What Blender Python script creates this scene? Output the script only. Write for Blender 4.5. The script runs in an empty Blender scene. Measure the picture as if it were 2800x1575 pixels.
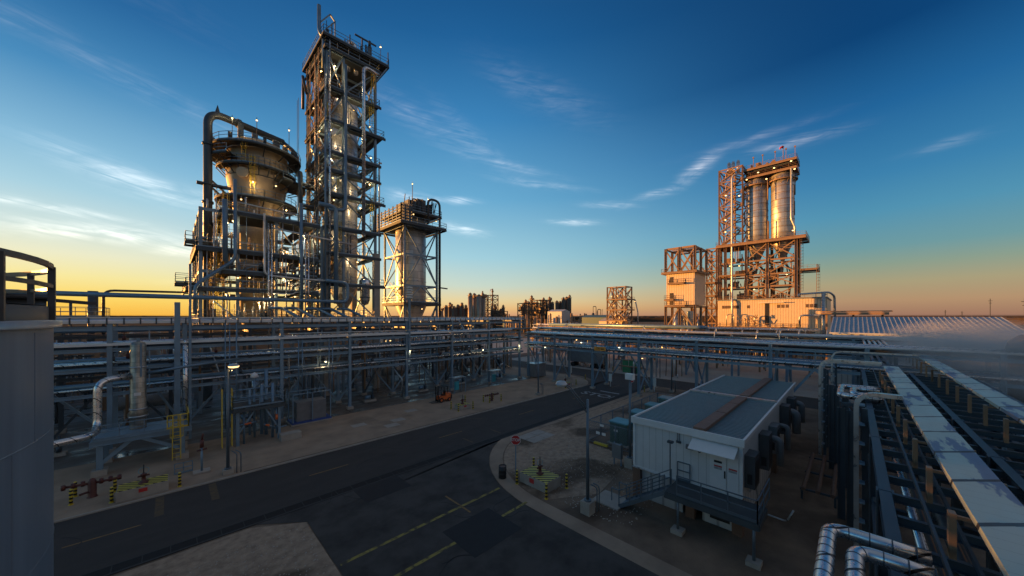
import bpy, math, random
from mathutils import Vector, Matrix, noise
random.seed(7)
S = bpy.context.scene
R = math.radians
col = S.collection
# ------------------------------------------------------------------ camera, world, sun, exposure
cam = bpy.data.objects.new('camera', bpy.data.cameras.new('camera')); col.objects.link(cam)
cam.location = (0, 0, 12); cam.rotation_euler = (R(90), 0, R(-45))
cam.data.lens = 12; cam.data.sensor_width = 36; cam.data.shift_y = 0.0281
cam.data.clip_start = .05; cam.data.clip_end = 9000
S.camera = cam
S.view_settings.view_transform = 'Standard'; S.view_settings.look = 'None'
S.view_settings.gamma = 1; S.view_settings.exposure = 1.45
SUN_AZ, SUN_EL = 119.0, 1.7          # azimuth counter-clockwise from +X
w = bpy.data.worlds.new('World'); S.world = w; w.use_nodes = True
nt = w.node_tree; N = nt.nodes; L = nt.links; N.clear()
def wn(t, **k):
    n = N.new(t)
    for a, b in k.items(): setattr(n, a, b)
    return n
out = wn('ShaderNodeOutputWorld'); bg = wn('ShaderNodeBackground'); bg.inputs[1].default_value = .15
sky = wn('ShaderNodeTexSky', sky_type='NISHITA', sun_disc=False)
sky.sun_elevation = R(SUN_EL); sky.sun_rotation = R(90 - SUN_AZ); sky.altitude = 0
sky.air_density = 1.0; sky.dust_density = .4; sky.ozone_density = 4.0
tc = wn('ShaderNodeTexCoord'); sep = wn('ShaderNodeSeparateXYZ'); L.new(tc.outputs['Generated'], sep.inputs[0])
def mth(op, a, b=None, c=None):
    n = wn('ShaderNodeMath', operation=op)
    for i, q in enumerate((a, b, c)):
        if q is None: continue
        if isinstance(q, (int, float)): n.inputs[i].default_value = q
        else: L.new(q, n.inputs[i])
    return n.outputs[0]
az = mth('MULTIPLY', mth('ARCTAN2', sep.outputs[1], sep.outputs[0]), 57.2958)
el = mth('MULTIPLY', mth('ARCSINE', sep.outputs[2]), 57.2958)
ae = wn('ShaderNodeCombineXYZ'); L.new(az, ae.inputs[0]); L.new(el, ae.inputs[1])
def mapping(loc, rot, sc, src):
    m = wn('ShaderNodeMapping', vector_type='TEXTURE'); L.new(src, m.inputs[0])
    m.inputs[1].default_value = loc; m.inputs[2].default_value = rot; m.inputs[3].default_value = sc
    return m.outputs[0]
# cirrus: wind-drawn streaks, each patch given as (azimuth, elevation, half length, half height, tilt, strength)
CL = [(93, 15.0, 5.5, 1.2, -14, .65), (96, 8.9, 6, .8, 2, 1.1), (88, 8.0, 2.6, .7, 4, 1.0), (84, 14, 4, .8, -10, .8), (80.5, 6.4, 3.4, .22, -24, .8), (99, 10.8, 6, .4, -2, .8), (94, 25, 14, 1.2, -12, .16),
      (16.4, 20.9, 2.3, .75, 26, 1.3), (21.5, 18.4, 2.8, .5, 6, .8), (10, 23, 6, .5, 4, .22), (34.5, 15.2, 3.2, .4, -4, 1.1), (29, 17.4, 3.5, .5, -6, .5), (5.5, 21.5, 4, .6, 0, .5),
      (53, 14.2, 3.0, .7, -8, 1.1), (54.5, 18.6, 2.8, .5, 0, .8), (51, 27, 7, 1.2, -34, .2), (60, 29, 9, 1.6, -20, .2), (40, 33, 9, 2, -20, .14), (-7, 17.4, 2.4, .4, 2, .25),
      (98, 34, 12, 2, -10, .05), (62, 18.5, 3, .9, 0, .8), (75, 9.2, 3, .7, 3, .5), (84, 4.3, 5, .4, 2, .3), (46, 24, 7, .6, -12, .3), (40, 21, 7, .5, -8, .3)]
tot = None
for (a, e, ha, he, tl, st) in CL:
    v = mapping((a, e, 0), (0, 0, R(-tl)), (ha, he, 1), ae.outputs[0])
    ln = wn('ShaderNodeVectorMath', operation='LENGTH'); L.new(v, ln.inputs[0])
    g = mth('MULTIPLY', mth('POWER', 2.718, mth('MULTIPLY', mth('MULTIPLY', ln.outputs[1], ln.outputs[1]), -1.1)), st)
    tot = g if tot is None else mth('ADD', tot, g)
def noi(src, sc, det, dist):
    n = wn('ShaderNodeTexNoise'); L.new(src, n.inputs['Vector']); n.inputs['Scale'].default_value = sc
    n.inputs['Detail'].default_value = det; n.inputs['Distortion'].default_value = dist; n.inputs['Roughness'].default_value = .55
    return n.outputs[0]
n1 = noi(mapping((0, 0, 0), (0, 0, R(8)), (6, .6, 1), ae.outputs[0]), 1.0, 9, .9)
n2 = noi(mapping((3, 5, 0), (0, 0, R(-6)), (5, 1.6, 1), ae.outputs[0]), 1.0, 5, 1.0)
nn = mth('MULTIPLY', mth('MAXIMUM', mth('SUBTRACT', n1, .30), 0), mth('MAXIMUM', mth('SUBTRACT', n2, .25), 0))
cl = mth('MINIMUM', mth('MULTIPLY', mth('MULTIPLY', nn, tot), 9), .8)
# clear dusk sky in view: colour by height, warmer and brighter towards the sun
def srgb(c): return [((q / 255) / 12.92 if q < 10.3 else ((q / 255 + .055) / 1.055) ** 2.4) for q in c]
def ramp(st):
    r = wn('ShaderNodeValToRGB'); r.color_ramp.interpolation = 'EASE' if 0 else 'LINEAR'; e = r.color_ramp.elements
    while len(e) < len(st): e.new(.5)
    for i, (p, c) in enumerate(st): e[i].position = p / 60; e[i].color = (*srgb(c), 1)
    L.new(mth('DIVIDE', el, 60), r.inputs[0]); return r.outputs[0]
RL = ramp([(-3, (90, 60, 40)), (0, (252, 186, 58)), (2, (255, 216, 98)), (4.2, (252, 234, 155)), (6.5, (242, 238, 200)), (9, (214, 230, 222)), (13, (172, 212, 226)), (17, (138, 190, 218)), (24, (72, 140, 188)), (31, (36, 100, 155)), (45, (22, 72, 124)), (58, (112, 124, 136))])
RM = ramp([(-3, (60, 50, 45)), (0, (216, 158, 122)), (1.3, (242, 194, 130)), (2.6, (238, 214, 160)), (5.1, (206, 220, 204)), (9.7, (166, 211, 224)), (19, (108, 174, 212)), (30, (62, 134, 188)), (39, (32, 98, 154)), (47, (20, 74, 126)), (58, (110, 120, 132))])
RR_ = ramp([(-3, (40, 38, 42)), (0, (158, 116, 98)), (1.9, (182, 146, 112)), (4, (172, 160, 124)), (6, (142, 160, 140)), (8, (112, 156, 160)), (12, (82, 148, 178)), (16, (60, 130, 174)), (23, (32, 100, 154)), (30, (8, 64, 115)), (42, (14, 58, 104)), (58, (104, 114, 128))])
RB = ramp([(-3, (50, 45, 48)), (0, (150, 128, 120)), (4, (196, 168, 150)), (10, (200, 176, 160)), (20, (176, 166, 164)), (35, (142, 146, 156)), (58, (112, 120, 132))])  # sky behind the camera, unseen; it and the zenith stops brightened as fill
hd = wn('ShaderNodeVectorMath', operation='MULTIPLY'); L.new(tc.outputs['Generated'], hd.inputs[0]); hd.inputs[1].default_value = (1, 1, 0)
hn = wn('ShaderNodeVectorMath', operation='NORMALIZE'); L.new(hd.outputs[0], hn.inputs[0])
dt = wn('ShaderNodeVectorMath', operation='DOT_PRODUCT'); L.new(hn.outputs[0], dt.inputs[0]); dt.inputs[1].default_value = (math.cos(R(SUN_AZ)), math.sin(R(SUN_AZ)), 0)
dl = mth('MULTIPLY', mth('ARCCOSINE', dt.outputs['Value']), 57.2958)
def mrange(v, a, b):
    m = wn('ShaderNodeMapRange'); m.interpolation_type = 'SMOOTHSTEP'; L.new(v, m.inputs[0]); m.inputs[1].default_value = a; m.inputs[2].default_value = b; return m.outputs[0]
def mix(f, a, b):
    m = wn('ShaderNodeMix', data_type='RGBA')
    for k, q in ((0, f), (6, a), (7, b)):
        if isinstance(q, (int, float)): m.inputs[k].default_value = q
        else: L.new(q, m.inputs[k])
    return m.outputs[2]
base = mix(mrange(dl, 130, 158), mix(mrange(dl, 64, 122), mix(mrange(dl, 16, 72), RL, RM), RR_), RB)
sc_ = wn('ShaderNodeVectorMath', operation='SCALE'); L.new(base, sc_.inputs[0]); sc_.inputs['Scale'].default_value = 1 / (.15 * 2 ** S.view_settings.exposure)
skyc = mix(.06, sc_.outputs[0], sky.outputs[0])
# cloud light follows the sky it hangs in (lit from below by the low sun)
cc = wn('ShaderNodeMix', data_type='RGBA'); cc.blend_type = 'MIX'
L.new(cl, cc.inputs[0]); L.new(skyc, cc.inputs[6])
cb = wn('ShaderNodeMix', data_type='RGBA', blend_type='ADD'); cb.inputs[0].default_value = 1
L.new(skyc, cb.inputs[6]); cb.inputs[7].default_value = (1.5, 1.3, 1.15, 1)
L.new(cb.outputs[2], cc.inputs[7]); L.new(cc.outputs[2], bg.inputs[0])
L.new(bg.outputs[0], out.inputs[0])
sd = bpy.data.lights.new('sun', 'SUN'); sun = bpy.data.objects.new('sun', sd); col.objects.link(sun)
sd.energy = 4.0; sd.angle = R(.5); sd.color = (1, .41, .085)
sv = Vector((math.cos(R(SUN_AZ)) * math.cos(R(SUN_EL)), math.sin(R(SUN_AZ)) * math.cos(R(SUN_EL)), math.sin(R(SUN_EL))))
sun.rotation_euler = sv.to_track_quat('Z', 'Y').to_euler()

# ------------------------------------------------------------------ materials
MT = {}
def mat(name, c, rough=.6, metal=0., var=.15, sc=1.5, bump=0., bsc=20, c2=None, emit=0, rvar=0., kind=None, spec=.5, kp=1.0, stretch=(1, 1, 1), edge=(.3, .7), st=None):
    m = bpy.data.materials.new(name); m.use_nodes = True; t = m.node_tree; n = t.nodes; l = t.links
    b = n['Principled BSDF']; b.inputs['Roughness'].default_value = rough; b.inputs['Metallic'].default_value = metal
    b.inputs['Specular IOR Level'].default_value = spec
    tcn = n.new('ShaderNodeTexCoord'); mp = n.new('ShaderNodeMapping'); l.new(tcn.outputs['Object'], mp.inputs[0]); mp.inputs[3].default_value = stretch
    no = n.new('ShaderNodeTexNoise'); no.inputs['Scale'].default_value = sc; no.inputs['Detail'].default_value = 6; no.inputs['Roughness'].default_value = .6
    l.new(mp.outputs[0], no.inputs['Vector'])
    rp = n.new('ShaderNodeValToRGB'); rp.color_ramp.elements[0].position, rp.color_ramp.elements[1].position = edge
    if c2 is None: c2 = tuple(min(1, q * (1 + var)) for q in c); c = tuple(q * (1 - var) for q in c)
    rp.color_ramp.elements[0].color = (*c, 1); rp.color_ramp.elements[1].color = (*c2, 1)
    l.new(no.outputs[0], rp.inputs[0]); colr = rp.outputs[0]
    if st:                                               # spilled oil, damp and tyre dirt: blotches of their own shape
        ns = n.new('ShaderNodeTexNoise'); ns.inputs['Scale'].default_value = st[0]; ns.inputs['Detail'].default_value = 7; ns.inputs['Distortion'].default_value = .6; l.new(mp.outputs[0], ns.inputs['Vector'])
        ms = n.new('ShaderNodeMapRange'); l.new(ns.outputs[0], ms.inputs[0]); ms.inputs[1].default_value = st[1]; ms.inputs[2].default_value = st[1] + .1; ms.inputs[4].default_value = st[2]
        mx = n.new('ShaderNodeMix'); mx.data_type = 'RGBA'; mx.blend_type = 'MULTIPLY'; l.new(ms.outputs[0], mx.inputs[0]); l.new(colr, mx.inputs[6]); mx.inputs[7].default_value = (*st[3], 1); colr = mx.outputs[2]
    h = None
    if kind in ('corr', 'roof', 'board'):                # ribbed cladding: ribs run up the wall / down the roof
        sx = n.new('ShaderNodeSeparateXYZ'); l.new(tcn.outputs['Object'], sx.inputs[0])
        ad = n.new('ShaderNodeMath'); ad.operation = 'ADD'
        l.new(sx.outputs[0 if kind == 'roofx' else 1], ad.inputs[0])
        if kind == 'roof': ad.inputs[1].default_value = 0
        else: l.new(sx.outputs[0], ad.inputs[1])
        mu = n.new('ShaderNodeMath'); mu.operation = 'MULTIPLY'; mu.inputs[1].default_value = kp; l.new(ad.outputs[0], mu.inputs[0])
        fr = n.new('ShaderNodeMath'); fr.operation = 'FRACT'; l.new(mu.outputs[0], fr.inputs[0])
        pp = n.new('ShaderNodeMath'); pp.operation = 'GREATER_THAN'; pp.inputs[1].default_value = .82 if kind != 'board' else .94; l.new(fr.outputs[0], pp.inputs[0])
        h = pp.outputs[0]
        if kind != 'roof':
            dk = n.new('ShaderNodeMix'); dk.data_type = 'RGBA'; dk.blend_type = 'MULTIPLY'; l.new(h, dk.inputs[0]); l.new(colr, dk.inputs[6]); dk.inputs[7].default_value = (.62, .62, .62, 1); colr = dk.outputs[2]
    if kind == 'stripe' or kind == 'diag':
        sx = n.new('ShaderNodeSeparateXYZ'); l.new(tcn.outputs['Object'], sx.inputs[0])
        src = sx.outputs[2]
        if kind == 'diag':
            ad = n.new('ShaderNodeMath'); ad.operation = 'ADD'; l.new(sx.outputs[0], ad.inputs[0]); l.new(sx.outputs[1], ad.inputs[1]); src = ad.outputs[0]
        mu = n.new('ShaderNodeMath'); mu.operation = 'MULTIPLY'; mu.inputs[1].default_value = kp; l.new(src, mu.inputs[0])
        fr = n.new('ShaderNodeMath'); fr.operation = 'FRACT'; l.new(mu.outputs[0], fr.inputs[0])
        pp = n.new('ShaderNodeMath'); pp.operation = 'GREATER_THAN'; pp.inputs[1].default_value = .5; l.new(fr.outputs[0], pp.inputs[0])
        dk = n.new('ShaderNodeMix'); dk.data_type = 'RGBA'; l.new(pp.outputs[0], dk.inputs[0]); l.new(colr, dk.inputs[6]); dk.inputs[7].default_value = (.012, .012, .015, 1); colr = dk.outputs[2]
    if kind == 'panel':                                  # metal jacket sheets wrapped round a vessel
        sx = n.new('ShaderNodeSeparateXYZ'); l.new(tcn.outputs['Object'], sx.inputs[0])
        at = n.new('ShaderNodeMath'); at.operation = 'ARCTAN2'; l.new(sx.outputs[1], at.inputs[0]); l.new(sx.outputs[0], at.inputs[1])
        cb_ = n.new('ShaderNodeCombineXYZ'); l.new(at.outputs[0], cb_.inputs[0]); l.new(sx.outputs[2], cb_.inputs[1])
        mp2 = n.new('ShaderNodeMapping'); mp2.inputs[3].default_value = (2.2, kp, 1); l.new(cb_.outputs[0], mp2.inputs[0])
        br = n.new('ShaderNodeTexBrick'); br.inputs['Scale'].default_value = 1; br.inputs['Brick Width'].default_value = 1.4; br.inputs['Row Height'].default_value = .6
        br.inputs['Mortar Size'].default_value = .012; br.inputs['Color1'].default_value = (.62, .62, .62, 1); br.inputs['Color2'].default_value = (1, 1, 1, 1); br.inputs['Mortar'].default_value = (.25, .25, .25, 1)
        l.new(mp2.outputs[0], br.inputs[0])
        dk = n.new('ShaderNodeMix'); dk.data_type = 'RGBA'; dk.blend_type = 'MULTIPLY'; dk.inputs[0].default_value = 1; l.new(colr, dk.inputs[6]); l.new(br.outputs[0], dk.inputs[7]); colr = dk.outputs[2]
    if kind == 'band':                                   # pipe jacket: dark seam every so often in any direction
        vm = n.new('ShaderNodeSeparateXYZ'); l.new(tcn.outputs['Object'], vm.inputs[0])
        a1 = n.new('ShaderNodeMath'); a1.operation = 'ADD'; l.new(vm.outputs[0], a1.inputs[0]); l.new(vm.outputs[1], a1.inputs[1])
        a2 = n.new('ShaderNodeMath'); a2.operation = 'ADD'; l.new(a1.outputs[0], a2.inputs[0]); l.new(vm.outputs[2], a2.inputs[1])
        mu = n.new('ShaderNodeMath'); mu.operation = 'MULTIPLY'; mu.inputs[1].default_value = kp; l.new(a2.outputs[0], mu.inputs[0])
        fr = n.new('ShaderNodeMath'); fr.operation = 'FRACT'; l.new(mu.outputs[0], fr.inputs[0])
        pp = n.new('ShaderNodeMath'); pp.operation = 'GREATER_THAN'; pp.inputs[1].default_value = .93; l.new(fr.outputs[0], pp.inputs[0])
        dk = n.new('ShaderNodeMix'); dk.data_type = 'RGBA'; l.new(pp.outputs[0], dk.inputs[0]); l.new(colr, dk.inputs[6]); dk.inputs[7].default_value = (.05, .05, .055, 1); colr = dk.outputs[2]
    l.new(colr, b.inputs['Base Color'])
    if rvar:
        mr = n.new('ShaderNodeMapRange'); l.new(no.outputs[0], mr.inputs[0]); mr.inputs[1].default_value = .35; mr.inputs[2].default_value = .65
        mr.inputs[3].default_value = max(.03, rough - rvar); mr.inputs[4].default_value = min(1, rough + rvar); l.new(mr.outputs[0], b.inputs['Roughness'])
    if bump or h is not None:
        bp = n.new('ShaderNodeBump'); bp.inputs['Strength'].default_value = bump or .6; bp.inputs['Distance'].default_value = .05
        if h is not None: l.new(h, bp.inputs['Height'])
        else:
            nb = n.new('ShaderNodeTexNoise'); nb.inputs['Scale'].default_value = bsc; nb.inputs['Detail'].default_value = 5; l.new(tcn.outputs['Object'], nb.inputs['Vector']); l.new(nb.outputs[0], bp.inputs['Height'])
        l.new(bp.outputs[0], b.inputs['Normal'])
    if emit: b.inputs['Emission Color'].default_value = (*c2, 1); b.inputs['Emission Strength'].default_value = emit
    MT[name] = m; return m
mat('steel', (.17, .26, .34), .5, .25, rvar=.12, sc=.8)
mat('steel_dark', (.055, .075, .095), .5, .3, sc=.8)
mat('steel_brown', (.26, .168, .10), .55, .1, sc=.6)
mat('grating', (.06, .075, .085), .7, .2)
mat('galv', (.42, .45, .47), .35, .7, rvar=.12, sc=2)
mat('silver', (.60, .62, .64), .3, .9, rvar=.1, sc=3, kind='band', kp=.9, var=.08)
mat('silver_smooth', (.62, .64, .66), .28, 1, rvar=.1, sc=2, var=.1)
mat('jacket', (.52, .52, .50), .4, .6, rvar=.08, sc=.35, kind='panel', kp=.42, var=.12)
mat('jacket_fine', (.62, .63, .63), .3, .5, rvar=.08, sc=.5, kind='panel', kp=1.2, var=.12)
mat('tan', (.40, .32, .20), .45, .2, rvar=.12, sc=.5, c2=(.28, .235, .17))
mat('pipe_blue', (.14, .23, .32), .35, .3, sc=1)
mat('pipe_dark', (.05, .055, .06), .5, .2, sc=1)
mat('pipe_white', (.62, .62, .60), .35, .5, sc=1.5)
mat('white_paint', (.56, .57, .56), .45, 0, var=.05, kind='board', kp=2.4, bump=.25)
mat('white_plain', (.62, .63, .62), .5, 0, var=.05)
mat('clad', (.66, .53, .37), .5, .1, kind='corr', kp=1.6, var=.06, bump=.5)
mat('clad_grey', (.46, .48, .49), .5, .1, kind='corr', kp=1.3, var=.06, bump=.5)
mat('roof_metal', (.22, .28, .30), .45, .3, kind='roof', kp=1, var=.06)
mat('roof_ribs', (.15, .19, .20), .5, .2, var=.1)
mat('concrete', (.33, .30, .26), .85, 0, bump=.3, bsc=8, sc=1.2)
mat('concrete_pale', (.42, .38, .33), .85, 0, sc=.15, c2=(.30, .26, .22))
mat('gravel', (.25, .175, .12), .95, 0, sc=.5, st=(.13, .5, .75, (.4, .38, .36)), c2=(.13, .092, .064), bump=.8, bsc=9)
mat('shellrock', (.43, .315, .22), .95, 0, sc=2.2, st=(.15, .50, .9, (.24, .22, .19)), c2=(.23, .162, .113), bump=.9, bsc=14)
mat('sidewalk', (.37, .275, .195), .9, 0, sc=.5, st=(.2, .55, .5, (.55, .58, .6)), c2=(.24, .178, .128), bump=.3, bsc=5)
mat('wet_slab', (.055, .05, .045), .55, 0, sc=.22, c2=(.13, .11, .09), rvar=.42, stretch=(1, 2, 1))
mat('asphalt', (.034, .030, .028), .85, 0, sc=.9, st=(.35, .56, .35, (.5, .5, .5)), stretch=(.35, 1, 1), c2=(.050, .044, .040), bump=.4, bsc=30)
mat('asphalt_old', (.032, .029, .027), .9, 0, sc=.6, edge=(.35, .6), st=(.5, .58, .5, (.5, .5, .5)), c2=(.066, .060, .055), bump=.4, bsc=30)
mat('asphalt_new', (.013, .013, .015), .75, 0, sc=2, bump=.4, bsc=30)
mat('grate_bar', (.035, .035, .036), .8, 0)
mat('grate', (.006, .006, .006), .8, 0)
mat('yellow', (.58, .42, .05), .5, 0)
mat('yellow_line', (.29, .235, .055), .8, 0, sc=2.4, c2=(.06, .052, .036), edge=(.47, .6))
mat('amber_line', (.32, .18, .05), .8, 0, sc=3, c2=(.12, .08, .04))
mat('faint_line', (.13, .085, .035), .8, 0, sc=3, c2=(.05, .042, .035))
mat('jacket_dull', (.30, .30, .27), .38, .6, sc=1.2, kind='panel', kp=1.4, var=.3)
mat('white_line', (.45, .47, .48), .8, 0, sc=4, c2=(.16, .17, .18))
mat('bollard', (.60, .46, .05), .5, 0, kind='stripe', kp=4.2, var=.05)
mat('hazard', (.58, .50, .09), .6, 0, kind='diag', kp=2.6, var=.1)
mat('red', (.45, .03, .03), .45, 0)
mat('valve_red', (.09, .025, .02), .5, 0)
mat('orange', (.62, .13, .03), .4, 0)
mat('orange_sign', (.75, .30, .04), .5, 0)
mat('black', (.015, .015, .017), .5, 0)
mat('rubber', (.02, .02, .02), .8, 0)
mat('green_box', (.07, .13, .12), .45, 0)
mat('teal_top', (.10, .28, .33), .4, .1)
mat('teal', (.04, .30, .36), .4, 0)
mat('green', (.05, .25, .12), .5, 0)
mat('brown_duct', (.17, .10, .07), .6, .1, sc=2)
mat('panel_grey', (.16, .17, .18), .5, .1)
mat('tray', (.42, .49, .44), .5, .12, sc=1.5, c2=(.15, .205, .30), rvar=.12, stretch=(.16, .85, 1), kind='band', kp=.42, edge=(.535, .56))
mat('steel_grey', (.115, .155, .19), .45, .3, sc=.8)
mat('scrub', (.075, .045, .028), 1, 0, sc=.02, c2=(.04, .028, .02))
mat('tank_wall', (.22, .29, .37), .36, .25, sc=1.1, stretch=(1, 1, .05), c2=(.13, .175, .23), st=(.7, .55, .6, (.6, .6, .6)))
mat('blue', (.03, .07, .25), .5)
mat('lamp_glow', (1, .72, .35), .5, emit=2.2, c2=(1, .62, .22), spec=0)
mat('lamp_cool', (1, .95, .7), .5, emit=1.8, c2=(1, .90, .55), spec=0)
mat('glass_lens', (.55, .58, .6), .2, 0)
mat('rust_silo', (.26, .21, .16), .4, .6, sc=.3, var=.25)
mat('far_brown', (.085, .066, .05), .6, .2, sc=.5)
mat('roof_blue', (.27, .34, .39), .45, .3)

# ------------------------------------------------------------------ mesh building
class MB:
    def __init__(s): s.v = []; s.f = []; s.s = []
    def quad(s, vs, f, sm=False):
        o = len(s.v); s.v += [tuple(p) for p in vs]; s.f += [tuple(o + i for i in q) for q in f]; s.s += [sm] * len(f); return s
    def bx(s, x0, x1, y0, y1, z0, z1):
        return s.quad([(x0, y0, z0), (x1, y0, z0), (x1, y1, z0), (x0, y1, z0), (x0, y0, z1), (x1, y0, z1), (x1, y1, z1), (x0, y1, z1)],
                      [(0, 3, 2, 1), (4, 5, 6, 7), (0, 1, 5, 4), (1, 2, 6, 5), (2, 3, 7, 6), (3, 0, 4, 7)])
    def bar(s, p0, p1, a, b=None):
        b = b or a; p0 = Vector(p0); p1 = Vector(p1); d = (p1 - p0)
        if d.length < 1e-6: return s
        d.normalize(); u = Vector((0, 0, 1)) if abs(d.z) < .95 else Vector((0, 1, 0))
        r = d.cross(u).normalized() * a / 2; u = r.cross(d).normalized() * b / 2
        c = [-r - u, r - u, r + u, -r + u]
        return s.quad([p0 + q for q in c] + [p1 + q for q in c], [(0, 1, 2, 3), (7, 6, 5, 4), (0, 4, 5, 1), (1, 5, 6, 2), (2, 6, 7, 3), (3, 7, 4, 0)])
    def ibar(s, p0, p1, a, b=None, t=.03):
        b = b or a; p0 = Vector(p0); p1 = Vector(p1); d = (p1 - p0).normalized()
        u = Vector((0, 0, 1)) if abs(d.z) < .95 else Vector((0, 1, 0))
        r = d.cross(u).normalized(); u = r.cross(d).normalized()
        o = u * (b / 2 - t / 2)
        s.bar(p0 + o, p1 + o, a, t); s.bar(p0 - o, p1 - o, a, t); s.bar(p0, p1, t, b - 2 * t); return s
    def tube(s, pts, r, n=8, caps=True):
        pts = [Vector(p) for p in pts]; rs = r if isinstance(r, (list, tuple)) else [r] * len(pts)
        o = len(s.v); up = None
        for i, p in enumerate(pts):
            d = ((pts[i] - pts[i - 1]).normalized() if i else Vector()) + ((pts[i + 1] - pts[i]).normalized() if i < len(pts) - 1 else Vector())
            if d.length < 1e-6: d = Vector((0, 0, 1))
            d.normalize()
            if up is None: up = Vector((0, 0, 1)) if abs(d.z) < .9 else Vector((1, 0, 0))
            a = d.cross(up).normalized(); up = a.cross(d).normalized()
            for k in range(n):
                t = 2 * math.pi * k / n; s.v.append(tuple(p + (a * math.cos(t) + up * math.sin(t)) * rs[i]))
        for i in range(len(pts) - 1):
            for k in range(n):
                a = o + i * n + k; b = o + i * n + (k + 1) % n; s.f.append((a, b, b + n, a + n)); s.s.append(True)
        if caps:
            s.f.append(tuple(o + k for k in range(n))[::-1]); s.s.append(False)
            s.f.append(tuple(o + (len(pts) - 1) * n + k for k in range(n))); s.s.append(False)
        return s
    def lathe(s, x, y, prof, n=32, a0=0, a1=360):
        o = len(s.v); full = abs(a1 - a0) >= 360; m = n if full else n + 1
        for (r, z) in prof:
            for k in range(m):
                t = R(a0) + R(a1 - a0) * k / n; s.v.append((x + r * math.cos(t), y + r * math.sin(t), z))
        for i in range(len(prof) - 1):
            for k in range(n):
                a = o + i * m + k; b = o + i * m + (k + 1) % m; s.f.append((a, b, b + m, a + m)); s.s.append(True)
        return s
    def cyl(s, x, y, z0, z1, r, n=16):
        return s.tube([(x, y, z0), (x, y, z1)], r, n)
    def rail(s, pts, h=1.1, sp=1.8, t=.055, closed=False):
        pts = [Vector(p) for p in pts]
        if closed: pts = pts + [pts[0]]
        for a, b in zip(pts, pts[1:]):
            for k in (h, h * .55): s.bar(a + Vector((0, 0, k)), b + Vector((0, 0, k)), t, t)
            s.bar(a + Vector((0, 0, .08)), b + Vector((0, 0, .08)), t * .4, .14)
            n = max(1, round((b - a).length / sp))
            for i in range(n + 1):
                p = a.lerp(b, i / n); s.bar(p, p + Vector((0, 0, h)), t, t)
        return s
    def ladder(s, x, y, z0, z1, dx=0, dy=1, wd=.45, cage=False, sgn=(-1, 0)):
        for q in (-1, 1): s.bar((x + dx * wd / 2 * q, y + dy * wd / 2 * q, z0), (x + dx * wd / 2 * q, y + dy * wd / 2 * q, z1), .06)
        z = z0 + .2
        while z < z1: s.bar((x - dx * wd / 2, y - dy * wd / 2, z), (x + dx * wd / 2, y + dy * wd / 2, z), .035); z += .35
        if cage:
            zz = z0 + 2.0; cx, cy = x + sgn[0] * .38, y + sgn[1] * .38
            while zz < z1 + .01:
                s.tube([(cx + .38 * math.cos(R(q)), cy + .38 * math.sin(R(q)), zz) for q in range(0, 361, 45)], .03, 4, False); zz += .9
            for q in range(0, 360, 60): s.bar((cx + .38 * math.cos(R(q)), cy + .38 * math.sin(R(q)), z0 + 2), (cx + .38 * math.cos(R(q)), cy + .38 * math.sin(R(q)), z1), .03)
        return s
    def parts(s, name, m, parent, cap=100):
        "every separate piece as an object of its own; what is over the cap (the smallest) as one part"
        par = list(range(len(s.v)))
        def fd(a):
            while par[a] != a: par[a] = par[par[a]]; a = par[a]
            return a
        for f in s.f:
            r0 = fd(f[0])
            for q in f[1:]: par[fd(q)] = r0
        comp = {}
        for i, f in enumerate(s.f): comp.setdefault(fd(f[0]), []).append(i)
        def size(c):
            vs = [s.v[k] for i in c for k in s.f[i]]; return sum(max(p[j] for p in vs) - min(p[j] for p in vs) for j in range(3))
        cs = sorted(comp.values(), key=size, reverse=True)
        def sub(ix, kind=None):
            m2 = MB(); mp = {}
            for i in ix:
                fq = []
                for k in s.f[i]:
                    if k not in mp: mp[k] = len(m2.v); m2.v.append(s.v[k])
                    fq.append(mp[k])
                m2.f.append(tuple(fq)); m2.s.append(s.s[i])
            o = m2.build(name, m, parent)
            if kind: o['kind'] = kind
        for c in cs[:cap]: sub(c)
        if cs[cap:]: sub([i for c in cs[cap:] for i in c], 'stuff')
    def build(s, name, m, parent=None, loc=None):
        o_ = parent
        off = Vector(loc) if loc else Vector()
        while o_ is not None: off = off + o_.location; o_ = o_.parent
        me = bpy.data.meshes.new(name); me.from_pydata([tuple(Vector(p) - off) for p in s.v], [], s.f); me.update()
        me.polygons.foreach_set('use_smooth', s.s)
        if m: me.materials.append(MT[m])
        ob = bpy.data.objects.new(name, me); col.objects.link(ob)
        if parent: ob.parent = parent
        if loc: ob.location = loc
        return ob
def arc(pts, rad, n=5):
    "round the corners of a polyline"
    pts = [Vector(p) for p in pts]; o = [pts[0]]
    for a, b, c in zip(pts, pts[1:], pts[2:]):
        u = (a - b); v = (c - b); k = min(rad, u.length * .5, v.length * .5); p = b + u.normalized() * k; q = b + v.normalized() * k
        for i in range(n + 1):
            t = i / n; o.append(p * (1 - t) ** 2 + b * 2 * t * (1 - t) + q * t * t)
    return o + [pts[-1]]
def thing(name, label, cat, loc=(0, 0, 0), group=None):
    o = bpy.data.objects.new(name, None); col.objects.link(o); o.location = loc; o.empty_display_size = .2
    return tag(o, label, cat, group)
def tag(o, label=None, cat=None, group=None, kind=None):
    if label: o['label'] = label
    if cat: o['category'] = cat
    if group: o['group'] = group
    if kind: o['kind'] = kind
    return o
def copy_tree(o, parent=None):
    c = o.copy(); col.objects.link(c)
    if parent: c.parent = parent
    for ch in list(o.children): copy_tree(ch, c)
    return c
def struct(name, mb, m): return tag(mb.build(name, m), kind='structure')
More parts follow.
